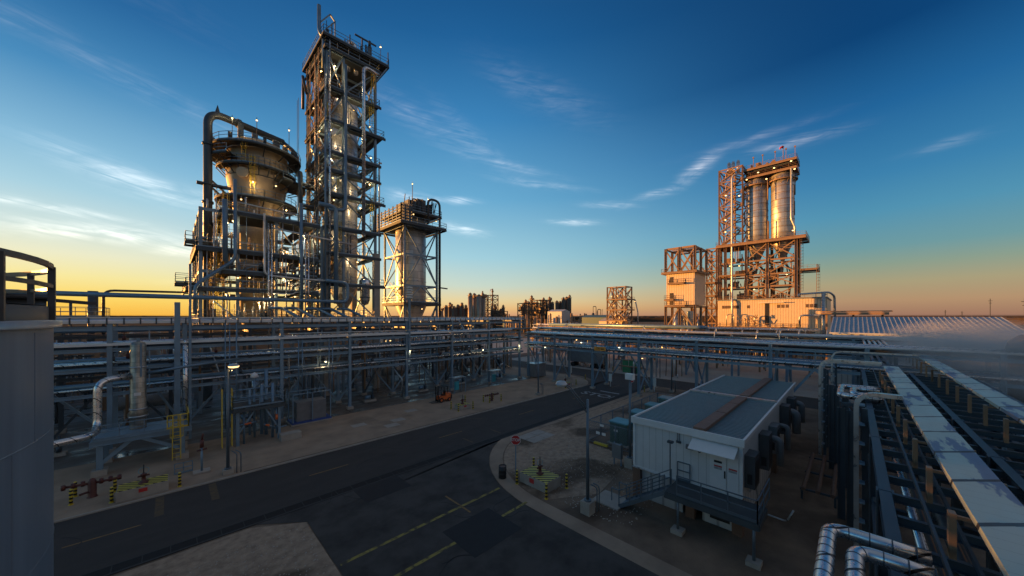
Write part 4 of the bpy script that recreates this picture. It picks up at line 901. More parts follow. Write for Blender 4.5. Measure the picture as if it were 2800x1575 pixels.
frame(tF, [131, 137], [32.8, 35.8], [5, 10, 15, 19.5, 24, 28, 32, 35.5], m='steel_brown', cw=.45, bw=.4, faces='wsn', kinds=['X', '/', '\\'], bt=.28)
for z in (19.5, 24, 28): stairs(tF, 131.3, 33, 35.6, z, z + 4, .9)
for k, z in enumerate((15, 19, 23.5)): deck(tF, 127.5, 131, 32.4, 36, z, m='steel_brown', rm='steel_brown')
# separate lattice tower
tG = thing('lattice_tower', 'freestanding open lattice tower on the skyline, lit orange', 'tower', (153, 80, 0))
frame(tG, [150, 156], [75, 79.8, 84.5], [5.4, 10.4, 15.4, 20.4, 26.4], m='steel_brown', cw=.5, bw=.4, faces='wsen', kinds=['X', 'V', '/', 'X'], bt=.32)
g = MB()
for i in range(40): y = rr.uniform(75.5, 84); z = rr.choice([5.4, 10.4, 15.4, 20.4]); g.tube([(150.6 + rr.random() * 4, y, z), (150.6 + rr.random() * 4, y, z + 4)], rr.choice([.14, .3]), 6)
g.parts('inner_pipe', 'galv', tG)
for z in (10.4, 15.4, 20.4): deck(tG, 149.6, 157.4, 74.2, 84.8, z, m='steel_brown', rm='steel_brown')
pipe(tG, [(157.5, 74.6, 20), (157.5, 74.0, 20.2), (157.5, 72.6, 14), (157.5, 72.6, 4)], .3, 'galv')
# warehouse
wh = thing('warehouse', 'long low warehouse with a blue ribbed metal roof on the right', 'building', (100, -7, 0))
MB().bx(85.3, 114.7, -17.3, 2.7, 0, 9.2).build('wall', 'clad_grey', wh)
g = MB(); yA, yB = -17.9, 3.1
for (xa, za, xb, zb) in ((84.6, 9.2, 100, 11.95), (100, 11.95, 115.4, 9.2)):
    g.quad([(xa, yA, za), (xb, yA, zb), (xb, yB, zb), (xa, yB, za), (xa, yA, za - .12), (xb, yA, zb - .12), (xb, yB, zb - .12), (xa, yB, za - .12)], [(0, 1, 2, 3), (4, 7, 6, 5), (0, 4, 5, 1), (3, 2, 6, 7), (0, 3, 7, 4)])
rf = g.build('roof', 'roof_blue', wh)
g = MB(); y = yA + .1
while y < yB: g.bar((84.6, y, 9.22), (100, y, 11.98), .06, .06); y += .61
g.parts('standing_seam', 'pipe_white', rf)
g = MB(); g.quad([(85.35, -17.3, 9.15), (114.6, -17.3, 9.15), (100, -17.3, 11.8), (85.35, 2.7, 9.15), (114.6, 2.7, 9.15), (100, 2.7, 11.8)], [(0, 1, 2), (3, 5, 4)]); g.build('gable', 'clad_grey', wh)
MB().bx(84.45, 84.62, yA, yB, 8.95, 9.2).build('gutter', 'pipe_white', wh)
for y in (-6, -11.5, -16): MB().bx(84.6, 85.32, y - 1, y + .8, 6.1, 6.5).build('lamp_hood', 'panel_grey', wh)
MB().bx(85.2, 85.31, -1.8, -.2, 0, 3).build('door', 'panel_grey', wh)
g = MB(); g.bx(120, 124, -6, 6.0, 12.5, 13.1); [g.bar((122, y, 0), (122, y, 12.5), .4) for y in (-5, 0, 5)]
for k in range(4): g.bar((120 + k, -6.6, 13.3 + .05 * k), (120 + k, 6, 13.3 + .05 * k), .2)
P1('pipe_bridge', 'dark brown elevated pipe bridge behind the warehouse ridge', 'pipe bridge', g, 'steel_brown', (122, 0, 0))
g = MB(); g.bx(60, 84, -16.5, -3.2, 0, 4.6); P1('low_shed', 'low white shed with a dark joint in front of the warehouse wall', 'building', g, 'clad_grey', (72, -10, 0))
# ------------------------------------------------------------------ far silos and skyline
def cluster(label, pts, r, z, m='rust_silo', extra=0, seed=0, cat='silos'):
    q = random.Random(seed)
    x0 = sum(p[0] for p in pts) / len(pts); y0 = sum(p[1] for p in pts) / len(pts)
    for i, (x, y, dz) in enumerate(pts):
        t = thing('far_silo', label, 'silo', (x, y, 0), label)
        MB().lathe(x, y, [(r, 0), (r, z + dz), (r * .5, z + dz + .9), (0, z + dz + 1)], 16).build('shell', m, t)
        if extra:
            g = MB(); h = q.uniform(1.5, extra)
            g.cyl(x, y, z + dz, z + dz + h, r * .62, 8); g.lathe(x, y, [(r * .8, z + dz + h * .6), (r * .8, z + dz + h * .75), (0, z + dz + h + .8)], 8)
            for a in range(0, 360, 60): g.bar((x + r * .95 * math.cos(R(a)), y + r * .95 * math.sin(R(a)), z + dz), (x + r * .95 * math.cos(R(a)), y + r * .95 * math.sin(R(a)), z + dz + 1.3), .25)
            g.bar((x + r, y - r, z + dz + 1.2), (x - r, y + r, z + dz + 1.2), .2)
            if i % 2: g.bx(x - r * 1.3, x + r * 1.3, y - r * 1.3, y + r * 1.3, z + dz - .2, z + dz + .15); g.bx(x - r * .2, x + r * 1.1, y - r, y + r * .3, z + dz, z + dz + q.uniform(1.2, 3))
            g.build('top_vent', 'steel_brown', t)
def ray(px, D):  # point on the ground at skyline bearing, distance along the view axis
    k = (px - 1288) / 858.67 * D; return ((D + k) / 2 ** .5, (D - k) / 2 ** .5)
cluster('squat brown silo in the low row on the far skyline left', [(*ray(1122 + i * 10, 300 + (i % 2) * 8), (0, 1, -1)[i % 3]) for i in range(6)], 1.8, 20, m='far_brown', extra=4, seed=1)
cluster('tall pale silo of the lit far group under the two lattice masts', [(*ray(1183 + i * 11, 290 + (i % 2) * 7), 0) for i in range(4)], 2.0, 29, m='rust_silo', extra=3, seed=2)
cluster('dark far silo crowded with pipes on top, middle of the skyline', [(*ray(1315 + i * 7.5, 310 + (i * 7 % 4) * 6), (0, 4, 2, 7, 3, 1)[i % 6]) for i in range(11)], 1.6, 21, m='far_brown', extra=4.5, seed=3)
cluster('slim dark silo of the far group right of the crowded one', [(*ray(1401 + i * 8, 300 + (i % 2) * 6), (0, 0, 3, 4, 4)[i]) for i in range(5)], 1.5, 24, m='far_brown', extra=3, seed=4)
cluster('low lumpy brown silo beside the far lattice masts', [(*ray(1238 + i * 7, 300 + (i % 2) * 8), (0, 2, -2)[i % 3]) for i in range(5)], 1.4, 17, m='far_brown', extra=5, seed=6)
cluster('tiny brown silo at the foot of the braced silo frame on the skyline', [(*ray(1106 + i * 6, 320), (0, 2)[i % 2]) for i in range(2)], 1.2, 16, m='steel_brown', extra=5, seed=7)
for (px, z, lab, hw) in ((1214, 35, 'left far lattice mast tower with a flag above the pale silos', 7), (1239, 37, 'right far lattice mast tower with a tall vent', 7)):
    x, y = ray(px, 305); t = thing('lattice_tower', lab, 'tower', (x, y, 0))
    frame(t, [x - hw / 2, x + hw / 2], [y - hw / 2, y + hw / 2], [12, 18, 23, 27.5, 31.5], m='steel_brown', cw=.6, bw=.6, faces='ws', kinds=['X'], bt=.4)
    MB().tube([(x, y, 12), (x, y, z)], .6, 8).build('vent', 'steel_brown', t); MB().tube([(x, y, z - 3), (x, y, z - 1.6)], 1.0, 8).build('vent_head', 'steel_brown', t)
for (px, zz, lab) in ((1190, 31.2, 'tiny red pennant over the pale far silos'), (1233, 34.5, 'tiny red pennant between the two far lattice masts')):
    x, y = ray(px, 290); g = MB(); g.tube([(x, y, zz - 4), (x, y, zz)], .1, 5); g.tube([(x, y, zz), (x + .9, y - .9, zz + .9)], [.4, .25], 6); P1('pennant', lab, 'flag', g, 'red', (x, y, zz))
for i, (px, D, wd, h, m, lab) in enumerate(((1395, 250, 13, 15.8, 'clad_grey', 'grey green clad block below the crowded far silos'), (1497, 220, 20, 11.6, 'green_box', 'long dark green building on the skyline'), (1536, 170, 13, 9.7, 'clad', 'low pale tent-like shed at the foot of the freestanding lattice tower'))):
    x, y = ray(px, D); g = MB(); g.bx(x, x + 10, y - wd / 2, y + wd / 2, 0, h); g.quad([(x - .3, y - wd / 2 - .3, h + .02), (x - .3, y + wd / 2 + .3, h + .02), (x + 5, y + wd / 2, h + 1.6), (x + 5, y - wd / 2, h + 1.6), (x + 10.3, y - wd / 2, h + .02), (x + 10.3, y + wd / 2, h + .02)], [(0, 1, 2, 3), (3, 2, 5, 4), (0, 3, 4), (1, 5, 2)])
    P1('far_building', lab, 'building', g, m, (x, y, 0))
for (px, D, wz, hz, lab) in ((1335, 300, 16, 24, 'open brown steel frame among the crowded far silos'), (1258, 296, 9, 17, 'small open frame at the right foot of the far lattice masts'), (1362, 305, 12, 27, 'taller open frame at the right of the crowded far silos')):
    x, y = ray(px, D); t = thing('scaffold_tower', lab, 'steel frame', (x, y, 0)); frame(t, [x - wz / 2, x + wz / 2], [y - wz / 2, y, y + wz / 2], [10, 14, 18, hz] if hz > 18 else [10, 14, hz], m='far_brown', cw=.6, bw=.6, faces='ws', kinds=['X', '/', '\\'], bt=.4)
    g = MB(); qq = random.Random(px)
    for i in range(14): xx = x + qq.uniform(-wz / 2, wz / 2); yy = y + qq.uniform(-wz / 2, wz / 2); z0 = qq.uniform(8, hz - 3); g.bx(xx, xx + qq.uniform(1, 3), yy, yy + qq.uniform(1, 3), z0, z0 + qq.uniform(1, 4))
    g.parts('equipment', 'steel_brown', t)
g = MB()
q = random.Random(12)
for i in range(60):
    x, y = ray(q.uniform(1270, 1480), q.uniform(240, 280)); h = q.uniform(9, 15); g.tube([(x, y, 0), (x, y, h)], q.choice([.25, .5, .9]), 6)
    if i % 2: g.bar((x, y, h * .9), (x + q.uniform(-6, 6), y + q.uniform(-6, 6), h * .9), .4)
fp = thing('far_pipework', 'tangle of low brown pipes in front of the skyline silos', 'pipework', (*ray(1380, 260), 0)); g.parts('pipe', 'steel_brown', fp)
g = MB(); x, y = ray(1492 - 0, 230)
for (a, h) in ((0, 19), (2.2, 17)): g.tube(arc([(x + a, y - a, 0), (x + a, y - a, h), (x + a + 1.4, y - a - 1.4, h), (x + a + 1.4, y - a - 1.4, 2)], .8, 4), .25, 6)
g.lathe(x, y, [(1, 0), (1, 14), (0, 15)], 10)
P1('far_column', 'thin lone column with looping pipes on the skyline right of the silos', 'column', g, 'steel_dark', (x, y, 0))
for (px, D, h, lab) in ((2491, 300, 28, 'tall thin mast standing right of the warehouse ridge'), (2578, 180, 22, 'wooden power pole at the right edge of the skyline'), (2378, 500, 22, 'small far pylon left of the tall mast'), (2420, 500, 20, 'small far pylon nearest the tall mast'), (1515, 700, 28, 'far pylon just left of the lattice tower'), (1502, 700, 24, 'fainter far pylon beside it')):
    x, y = ray(px, D); g = MB(); g.bar((x, y, 0), (x, y, h), .35 if D < 400 else .6); g.bar((x - 1.5, y + 1.5, h - 2), (x + 1.5, y - 1.5, h - 2), .25); g.bar((x - 1, y + 1, h - 4), (x + 1, y - 1, h - 4), .25); P1('utility_pole', lab, 'pole', g, 'pipe_dark', (x, y, 0))
# tree line round the horizon
g = MB(); q = random.Random(3)
for ring, (d0, base) in enumerate(((900, 12.4), (1500, 14.5))):
    n = 700; o = len(g.v)
    for i in range(n + 1):
        a = R(-60 + 230 * i / n); h = base + noise.noise(Vector((i * .05, ring, 0))) * 2.2 + noise.noise(Vector((i * .5, ring, 3))) * 1.6
        for (dd, zz) in ((0, 0), (0, h * .8), (6, h), (60, h * .96), (66, 0)): g.v.append(((d0 + dd) * math.cos(a), (d0 + dd) * math.sin(a), zz))
    for i in range(n):
        for k in range(4): a = o + i * 5 + k; g.f.append((a, a + 5, a + 6, a + 1)); g.s.append(False)
tag(g.build('distant_woods', 'scrub'), 'dark low line of distant woods along the horizon', 'woods', kind='stuff')

# ================================================================== low plant behind, left
hP = thing('shading_hall', 'long low dark hall added behind the left racks to shade the yard', 'building', (0, 106, 0))
MB().bx(-75, 52, 101, 112, 0, 11.0).build('wall', 'steel_brown', hP)  # hall added and sized to keep the low sun off the near ground
MB().bx(-75.4, 52.4, 100.6, 112.4, 11.02, 11.3).build('roof', 'steel_dark', hP)
tq = thing('process_platform', 'low steel platform with vertical pipes against the yellow sky on the left', 'platform', (-9, 66, 0))
frame(tq, [-17, -13, -9.5, -6], [62, 68], [4, 8, 11.9], m='steel_brown', cw=.35, bw=.3, faces='s', kinds=['X', '/', ' '], bt=.18)
deck(tq, -17.3, -5.6, 61.6, 68.4, 12.0)
g = MB()
for (x, h, r) in ((-14.8, 13.4, .3), (-12.4, 14.4, .15), (-11.9, 14.0, .25), (-10.2, 13.8, .3), (-6.4, 15.0, .42), (-8.0, 13.6, .12)): g.cyl(x, 62.6, 8, h, r, 10)
for i in range(40): x = rr.uniform(-17, -6); z = rr.uniform(1, 11); g.tube([(x, 62 + rr.random() * 3, z), (x + rr.uniform(0, 2), 62 + rr.random() * 3, z)], .12, 6)
for i in range(30): x = rr.uniform(-17, -6); z = rr.uniform(0, 6); g.tube([(x, 62 + rr.random(), z), (x, 62 + rr.random(), z + rr.uniform(2, 5))], .12, 6)
g.parts('pipe', 'steel_dark', tq)
lamps(tq, [(-15.2, 62, 14.2), (-11.2, 62, 13.9), (-5.6, 62, 12.8), (-9, 62, 10.5), (-13, 62, 7)], 'lamp_glow', .16)
# equipment under the structures: vessels, exchangers, pumps
def exchanger(x, y, z, ln, r, m, label, rot=0):
    t = thing('heat_exchanger', label, 'heat exchanger', (x, y, 0), 'heat exchangers under the plant')
    g = MB(); g.tube([(x, y, z), (x + .15, y, z), (x + ln - .15, y, z), (x + ln, y, z)], [r * .6, r, r, r * .6], 16); g.build('shell', m, t)
    g = MB()
    for k in (.22, .78): MB().bx(x + ln * k - .15, x + ln * k + .15, y - r * .7, y + r * .7, 0, z - r * .6).build('saddle', 'concrete', t)
    g = MB(); g.tube([(x + ln * .2, y, z), (x + ln * .2, y, z + r + .7)], .12, 8); g.tube([(x + ln * .8, y, z), (x + ln * .8, y, z + r + .7)], .12, 8); g.tube([(x + ln - .1, y, z), (x + ln + .02, y, z)], r + .12, 16); g.build('nozzle', 'galv', t)
def pump(x, y, label, grp='pumps under the long rack'):
    t = thing('pump', label, 'pump', (x, y, 0), grp)
    MB().bx(x, x + 1.6, y, y + .7, 0, .28).build('plinth', 'concrete', t)
    g = MB(); g.tube([(x + .15, y + .35, .62), (x + .85, y + .35, .62)], .26, 12); g.build('motor', 'pipe_blue', t)
    g = MB(); g.tube([(x + 1.05, y + .35, .6), (x + 1.3, y + .35, .6)], .32, 12); g.tube([(x + 1.2, y + .35, .6), (x + 1.2, y + .35, 1.7)], .09, 8); g.build('casing', 'steel_dark', t)
for i, x in enumerate((-8, 5.5, 12, 19.2, 28, 36, 44)): pump(x, 48.2 + (i % 3) * .6, 'small pump set on a concrete plinth under the long pipe rack')
for i, (x, y, z, ln, r) in enumerate(((-5, 60, 1.9, 6, .8), (8, 60, 2.1, 5, .9), (27, 60, 2.0, 5, .8), (27.5, 72, 3, 6, 1), (44, 60, 2, 5, .8), (60, 84, 2.6, 6, 1.1))):
    exchanger(x, y, z, ln, r, 'silver_smooth' if i % 2 else 'panel_grey', 'horizontal heat exchanger drum on concrete saddles beneath the plant')
for (x, y, r, h, m, lab) in ((-2.5, 70, 1.5, 10.5, 'panel_grey', 'tall dark vertical vessel behind the rack, left of the flared reactor'), (29.0, 66, 1.2, 11, 'jacket_fine', 'silver vertical vessel between the tallest tower and the silo frame'), (44.5, 68, 1.4, 9.5, 'jacket_fine', 'silver vertical vessel just right of the silo frame'), (-14, 57.5, 1.3, 8, 'tan', 'stout tan vessel behind the rack at the far left')):
    v_ = vessel('process_vessel', lab, x, y, [(r * .9, .6), (r, 1.2), (r, h - .7), (r * .6, h - .2), (0, h)], m, [2, h * .5, h - 1])
    MB().bx(x - r, x + r, y - r, y + r, 0, .7).build('plinth', 'concrete', v_)
q = random.Random(21)
for k, (x0, x1, y0, y1, lab) in enumerate(((-24, 2, 72, 92, 'dark web of process piping at ground level left of the flared reactor'), (26, 31.5, 57.5, 73, 'piping skid with bright pipes between tower and silo frame'), (41.5, 58, 56, 86, 'piping frame with warm lit pipes right of the silo frame'), (60, 66, 80, 100, 'low pipework cluster beyond the far end of the rack'), (67.8, 73, 24, 62, 'low pipework along the cross road under the yard racks'), (112, 126, 10, 60, 'low pipework at the foot of the silo complex'))):
    t = thing('piping_skid', lab, 'pipework', ((x0 + x1) / 2, (y0 + y1) / 2, 0))
    gs = {m: MB() for m in ('steel_brown', 'galv', 'steel_dark', 'pipe_white')}
    n = int((x1 - x0) * (y1 - y0) / 3.2); n = min(n, 150)
    hm = 7 if k > 2 else 10
    for i in range(n):
        x = q.uniform(x0, x1); y = q.uniform(y0, y1); z = q.uniform(.5, hm); m = q.choice(list(gs)); r = q.choice([.07, .1, .16]); ch = q.random()
        if ch < .35: gs[m].tube([(x, y, 0), (x, y, z)], r, 6)
        elif ch < .6: gs[m].tube(arc([(x, y, 0), (x, y, z), (min(x1, x + q.uniform(1, 4)), y, z), (min(x1, x + 3), y, 0)], .4, 3), r, 6)
        elif ch < .85: gs[m].tube(arc([(x, y, z * .4), (x, y, z), (x, min(y1, y + q.uniform(2, 7)), z)], .4, 3), r, 6)
        elif ch < .93: gs['steel_dark'].bx(x, x + .8, y, y + .8, 0, q.uniform(.8, 2))
        else: gs['steel_brown'].bx(x, x + .2, y, y + .2, 0, hm).bar((x, y, hm - .2), (x, min(y1, y + 4), hm - .2), .2)
    for m, g in gs.items():
        if g.v: g.parts('pipe_run', m, t, 24)
    if k in (0, 1, 2, 4): lamps(t, [(q.uniform(x0, x1), q.uniform(y0, y1), q.uniform(3, hm)) for i in range(6)], 'lamp_glow', .16)
g = MB(); [g.bx(x, x + .8, y, y + .8, 0, 11.5) for x in (28, 43) for y in (56.2,)]
# ================================================================== foreground
# big tank at the left
TX, TY, TR = -8.8, 11.8, 7.0
tk = thing('storage_tank', 'huge blue grey cylindrical tank filling the left edge, railing ring on top', 'tank', (TX, TY, 0))
MB().lathe(TX, TY, [(TR, 0), (TR, 11.85)], 120).build('shell', 'tank_wall', tk)
rf = MB().lathe(TX, TY, [(TR + .12, 11.78), (TR + .12, 11.92), (TR - .4, 11.95), (3, 12.1), (0, 12.15)], 120).build('roof', 'tank_wall', tk)
g = MB()
pts = [(TX + (TR + .004) * math.cos(R(a)), TY + (TR + .004) * math.sin(R(a)), 3.2 + (a + 40) * .048) for a in range(-60, 100, 2)]
g.tube(pts, .012, 5); pts = [(TX + (TR + .004) * math.cos(R(a)), TY + (TR + .004) * math.sin(R(a)), -.8 + (a + 60) * .03) for a in range(-60, 100, 2)]; g.tube(pts, .012, 5); g.parts('weld_seam', 'galv', tk)
g = MB()
for zz in (2.4, 4.8, 7.2, 9.6): g.lathe(TX, TY, [(TR, zz - .02), (TR + .008, zz), (TR, zz + .02)], 120)
for k in range(60):
    a = R(6 * k); zq = 2.4 * (k % 5); g.bar((TX + (TR + .002) * math.cos(a), TY + (TR + .002) * math.sin(a), zq + .02), (TX + (TR + .002) * math.cos(a), TY + (TR + .002) * math.sin(a), min(11.7, zq + 2.38)), .012)
g.build('plate_joints', 'tank_wall', tk)
rg = MB(); RR = TR - .02; n = 72
for (zz, hh) in ((13.1, .11), (12.66, .08)):
    for i in range(n):
        a, b = R(360 * i / n), R(360 * (i + 1) / n)
        rg.bar((TX + RR * math.cos(a), TY + RR * math.sin(a), zz), (TX + RR * math.cos(b), TY + RR * math.sin(b), zz), .06, hh)
for i in range(18):
    a = R(20 * i + 6); rg.bar((TX + RR * math.cos(a), TY + RR * math.sin(a), 11.9), (TX + RR * math.cos(a), TY + RR * math.sin(a), 13.1), .1, .1)
rg.build('railing', 'pipe_dark', tk)
g = MB(); g.lathe(TX, TY, [(TR - .05, 11.93), (TR - .05, 12.22), (TR - .15, 12.22), (TR - .15, 11.93)], 90); g.lathe(TX, TY, [(TR - .1, 12.24), (TR - 1.2, 12.26), (TR - 1.2, 12.2), (TR - .1, 12.2)], 90); g.build('top_walkway', 'pipe_dark', tk)
g = MB(); ax, ay = TX + 5.0 * math.cos(R(16)), TY + 5.0 * math.sin(R(16))
g.cyl(-3.1, 16.6, 12, 12.5, .55, 16); g.cyl(-3.1, 16.6, 12.5, 12.62, .7, 16); g.bar((-3.1, 16.6, 12.55), (-1.7, 17.2, 12.42), .1)
g.build('hatch', 'pipe_dark', tk)
g = MB(); g.bar((-4.7, 6.8, 12), (-4.7, 6.8, 13.9), .28); g.bar((-4.7, 6.8, 13.9), (-4.7, 6.8, 14.2), .08); g.bar((-4.9, 6.5, 13.7), (-4.4, 7.1, 13.7), .2); g.build('mast', 'pipe_dark', tk)
# silver riser pipe beside the tank, scrubber drum on its stand
st = thing('equipment_stand', 'blue grey steel stand beside the road carrying the upright silver drum', 'stand', (-1.7, 42, 0))
for (x, y) in ((-3.8, 40.4), (.7, 40.4), (-3.8, 43.6), (.7, 43.6)):
    MB().ibar((x, y, .4), (x, y, 2.6), .34, .34, .05).build('leg', 'steel', st); MB().bx(x - .4, x + .4, y - .4, y + .4, 0, .45).build('footing', 'concrete', st)
g = MB(); g.bx(-4.2, 1.2, 40.1, 44, 2.6, 2.66)
for y in (40.2, 43.9): g.ibar((-4.3, y, 2.42), (1.3, y, 2.42), .22, .36, .04)
for x in (-4.2, 1.1): g.bar((x, 40.3, 2.4), (x, 43.8, 2.4), .2, .3)
d = g.build('deck', 'steel', st); MB().rail([(-4.1, 40.2, 2.66), (-.2, 40.2, 2.66)], sp=1.4).build('railing', 'steel', d)
MB().rail([(-.2, 40.2, 2.66), (1.1, 40.2, 2.66), (1.1, 43.9, 2.66)], sp=.8, t=.07).build('railing', 'yellow', d)
MB().bar((-3.7, 40.4, .9), (-2.2, 40.4, 2.3), .26).bar((.6, 40.4, .9), (-1.6, 40.4, 2.3), .26).build('brace', 'steel', st)
MB().ladder(.35, 39.9, .1, 3.8, dx=1, dy=0, wd=.5, cage=True, sgn=(0, -1)).build('caged_ladder', 'yellow', st)
v_ = vessel('scrubber_drum', 'upright silver insulated drum with a small label on the roadside stand', -1.93, 42.5, [(.5, 2.66), (.5, 3.6), (.62, 3.9), (.48, 4.2), (.48, 9.6), (.4, 9.85), (0, 9.95)], 'jacket_dull', [3.7, 4.3, 7.8], 'drum', 'galv')
text('LABEL'[0:0] + 'N2', .16, 'blue', v_, (-1.93, 42.0, 6.0), (R(90), 0, 0)) if False else None
g = MB(); g.bx(-2.15, -1.75, 41.98, 42.02, 5.45, 5.7); g.build('label_plate', 'white_plain', v_)
MB().bar((-1.93, 42.5, 9.9), (-1.93, 42.5, 10.2), .2).bar((-1.75, 42.05, 7), (-1.75, 42.05, 9.8), .12).build('nozzle', 'pipe_blue', v_)
t = thing('vent_pipe', 'bent silver pipe leaving the big tank and climbing to the upright drum', 'pipe', (-3.9, 40, 0))
MB().tube(arc([(-9, 36.6, 3.35), (-4.0, 39.2, 3.35), (-4.0, 41.2, 3.35), (-4.0, 41.4, 7.0), (-2.4, 42.4, 7.1)], .8, 7), .24, 16).build('insulated_pipe', 'silver', t)
MB().tube([(.95, 43, 2.6), (.95, 43, 9.4)], .17, 12).tube([(.95, 43, 9.4), (.95, 43, 9.9)], .09, 8).build('riser', 'silver', t)
pipe(t, [(-1.4, 42.6, 7.2), (1.0, 42.8, 7.5), (5, 45.5, 7.6)], .12, 'pipe_blue')
# access platform with yellow ladders
ap = thing('valve_platform', 'blue steel access platform with pipes and yellow ladders beside the lamp post', 'platform', (6, 41, 0))
for (x, y) in ((4.4, 40.4), (7.6, 40.2), (4.4, 43.4), (7.6, 43.2)): MB().bar((x, y, 0), (x, y, 3.5), .24).build('leg', 'steel', ap)
deck(ap, 4.0, 8.0, 40.0, 43.7, 3.55, rm='steel')
for x in (3.3, 4.0): MB().ladder(x, 40.6, .1, 5.4, dx=0, dy=1, wd=.5).build('ladder', 'yellow', ap)
g = MB(); g.bar((4.4, 40.4, 1), (5.8, 40.4, 3.3), .12); g.bar((7.6, 40.2, 1), (6.4, 40.2, 3.3), .12); g.build('brace', 'steel', ap)
g = MB()
for (x, y, z0, z1, r) in ((4.9, 40.7, 0, 3, .09), (5.4, 41.2, .6, 5.0, .1), (6.4, 41.5, .4, 5.3, .14), (7.2, 41.0, 0, 5.4, .12), (7.4, 40.3, .5, 3.6, .08), (5.9, 42.2, 0, 5.8, .1), (6.9, 42.4, 0, 6.6, .16)): g.cyl(x, y, z0, z1, r, 8)
for (a, b) in (((4.5, 40.4, 1.9), (5.8, 40.4, 2.0)), ((6.4, 40.4, 1.6), (7.3, 40.3, 1.1)), ((4.6, 41, 4.3), (7.4, 41, 4.3)), ((4.6, 42, 4.9), (7.2, 42, 4.9)), ((7.2, 40.4, 1.0), (8.3, 40.6, 1.0))): g.tube([a, b], .07, 8)
g.parts('pipe', 'pipe_blue', ap)
MB().cyl(7.4, 40.2, 1.9, 2.4, .13, 8).tube([(4.9, 40.35, 1.9), (5.4, 40.35, 1.95)], .09, 8).tube([(6.5, 40.2, 1.55), (6.8, 40.2, 1.42)], .09, 8).build('valve', 'orange', ap)
MB().lathe(5.9, 42.2, [(0, 6.5), (.25, 6.3), (.38, 6.0), (.1, 5.9)], 14).build('vent_cap', 'glass_lens', ap)
g = MB(); g.bx(7.5, 9.2, 38.7, 39.7, 0, .62); P1('concrete_block', 'low concrete block on the pavement right of the access platform', 'block', g, 'concrete', (8.3, 39.2, 0))
t = thing('equipment_skid', 'dark enclosed skid on a blue frame standing under the long rack', 'skid', (11.5, 44.5, 0))
MB().bx(9.4, 13.4, 43.4, 45.6, .1, .3).build('skid_frame', 'blue', t); MB().bx(9.3, 13.5, 43.3, 45.7, 0, .12).build('base', 'concrete', t); MB().bx(9.9, 12.9, 43.7, 45.4, .3, 2.4).build('enclosure', 'panel_grey', t)
g = MB()
for x in (9.5, 11.4, 13.3):
    for y in (43.5, 45.5): g.bar((x, y, .3), (x, y, 3.4), .1)
g.bar((9.5, 43.5, 3.4), (13.3, 43.5, 3.4), .1); g.bar((9.5, 45.5, 3.4), (13.3, 45.5, 3.4), .1); g.build('cage_frame', 'steel', t)
for (x, y, lab) in ((12.8, 43.35, 'striped'), ): pass

# bollards: black and yellow striped
def bollard0(x, y):
    t = thing('bollard', '', 'bollard', (x, y, 0))
    MB().tube([(x, y, 0), (x, y, .95), (x, y, 1.0)], [.085, .085, .06], 12).build('post', 'bollard', t); MB().lathe(x, y, [(.13, .0), (.13, .02), (0, .022)], 12).build('base_plate', 'yellow', t); return t
b0 = None
BO = [('beside the red valve manifold near the left tank', [(-4.5, 35.3, 'front left corner'), (-4.5, 36.7, 'back left corner'), (-2.7, 33.9, 'nearest the road'), (-2.7, 35.8, 'back right corner')]),
      ('right of the large striped hydrant box on the left pavement', [(.45, 33.7, '')]),
      ('at the hydrant box by the STOP sign', [(17.6, 17.1, 'on the drum side'), (17.5, 14.3, 'front one, nearest the side road'), (19.6, 14.2, 'right side'), (20.1, 17.7, 'back side')]),
      ('at the small hydrant box before the forklift', [(25.8, 37.0, 'left corner'), (25.8, 35.4, 'front corner'), (27.9, 35.1, 'right corner'), (29.2, 38.5, 'back corner')]),
      ('around the small red valve manifold mid pavement', [(31.2, 36.9, 'left one'), (31.4, 35.8, 'front one'), (33.3, 35.5, 'right one'), (33.1, 37.0, 'back one')]),
      ('around the hydrant box at the far pavement curve', [(47.1, 36.2, 'left one'), (46.8, 34.1, 'front one'), (50.6, 34.6, 'right one'), (56.0, 36.2, 'lone far one')]),
      ('by the far roads', [(68.9, 37.5, 'under the yard rack'), (53.5, 23.6, 'at a rack post past the far STOP sign'), (3.6, 13.2, 'bottom edge, on the near gravel island')])]
for (where, ls) in BO:
    for (x, y, sub) in ls:
        if b0 is None: b = b0 = bollard0(x, y)
        else: b = copy_tree(b0); b.location = (x, y, 0)
        b['label'] = ('striped bollard ' + where + (', ' + sub if sub else '')); b['group'] = 'striped bollards'
def hydrant_box(label, x0, x1, y0, y1, h):
    t = thing('hydrant_box', label, 'hydrant box', ((x0 + x1) / 2, (y0 + y1) / 2, 0))
    MB().bx(x0, x1, y0, y1, 0, h).build('box', 'concrete', t)
    MB().bx(x0 + .04, x1 - .04, y0 + .04, y1 - .04, h + .001, h + .03).build('lid', 'hazard', t)
    cx, cy = (x0 + x1) / 2, (y0 + y1) / 2
    g = MB(); g.lathe(cx, cy, [(.26, h + .03), (.26, h + .09), (.12, h + .12), (.10, h + .55), (.16, h + .56), (.16, h + .62), (.05, h + .7)], 14); g.tube([(cx - .28, cy, h + .5), (cx + .28, cy, h + .5)], .06, 8); g.build('valve', 'valve_red', t)
    MB().cyl(cx, cy, h + .6, h + 1.25, .03, 6).build('stem', 'black', t)
    g = MB(); g.tube([(cx + .26 * math.cos(R(a)), cy + .26 * math.sin(R(a)) * .3, h + .85 + .2 * math.sin(R(a))) for a in range(0, 361, 30)], .015, 5, False); g.build('hand_wheel', 'teal_top', t)
    s_ = MB().bx(x0 - .02, x0 - .005, y0 + (y1 - y0) * .45, y0 + (y1 - y0) * .62, h * .4, h * .85).build('sign', 'red', t) if y1 - y0 > x1 - x0 else MB().bx(cx - .2, cx + .2, y0 - .02, y0 - .005, h * .5, h * .85).build('sign', 'red', t)
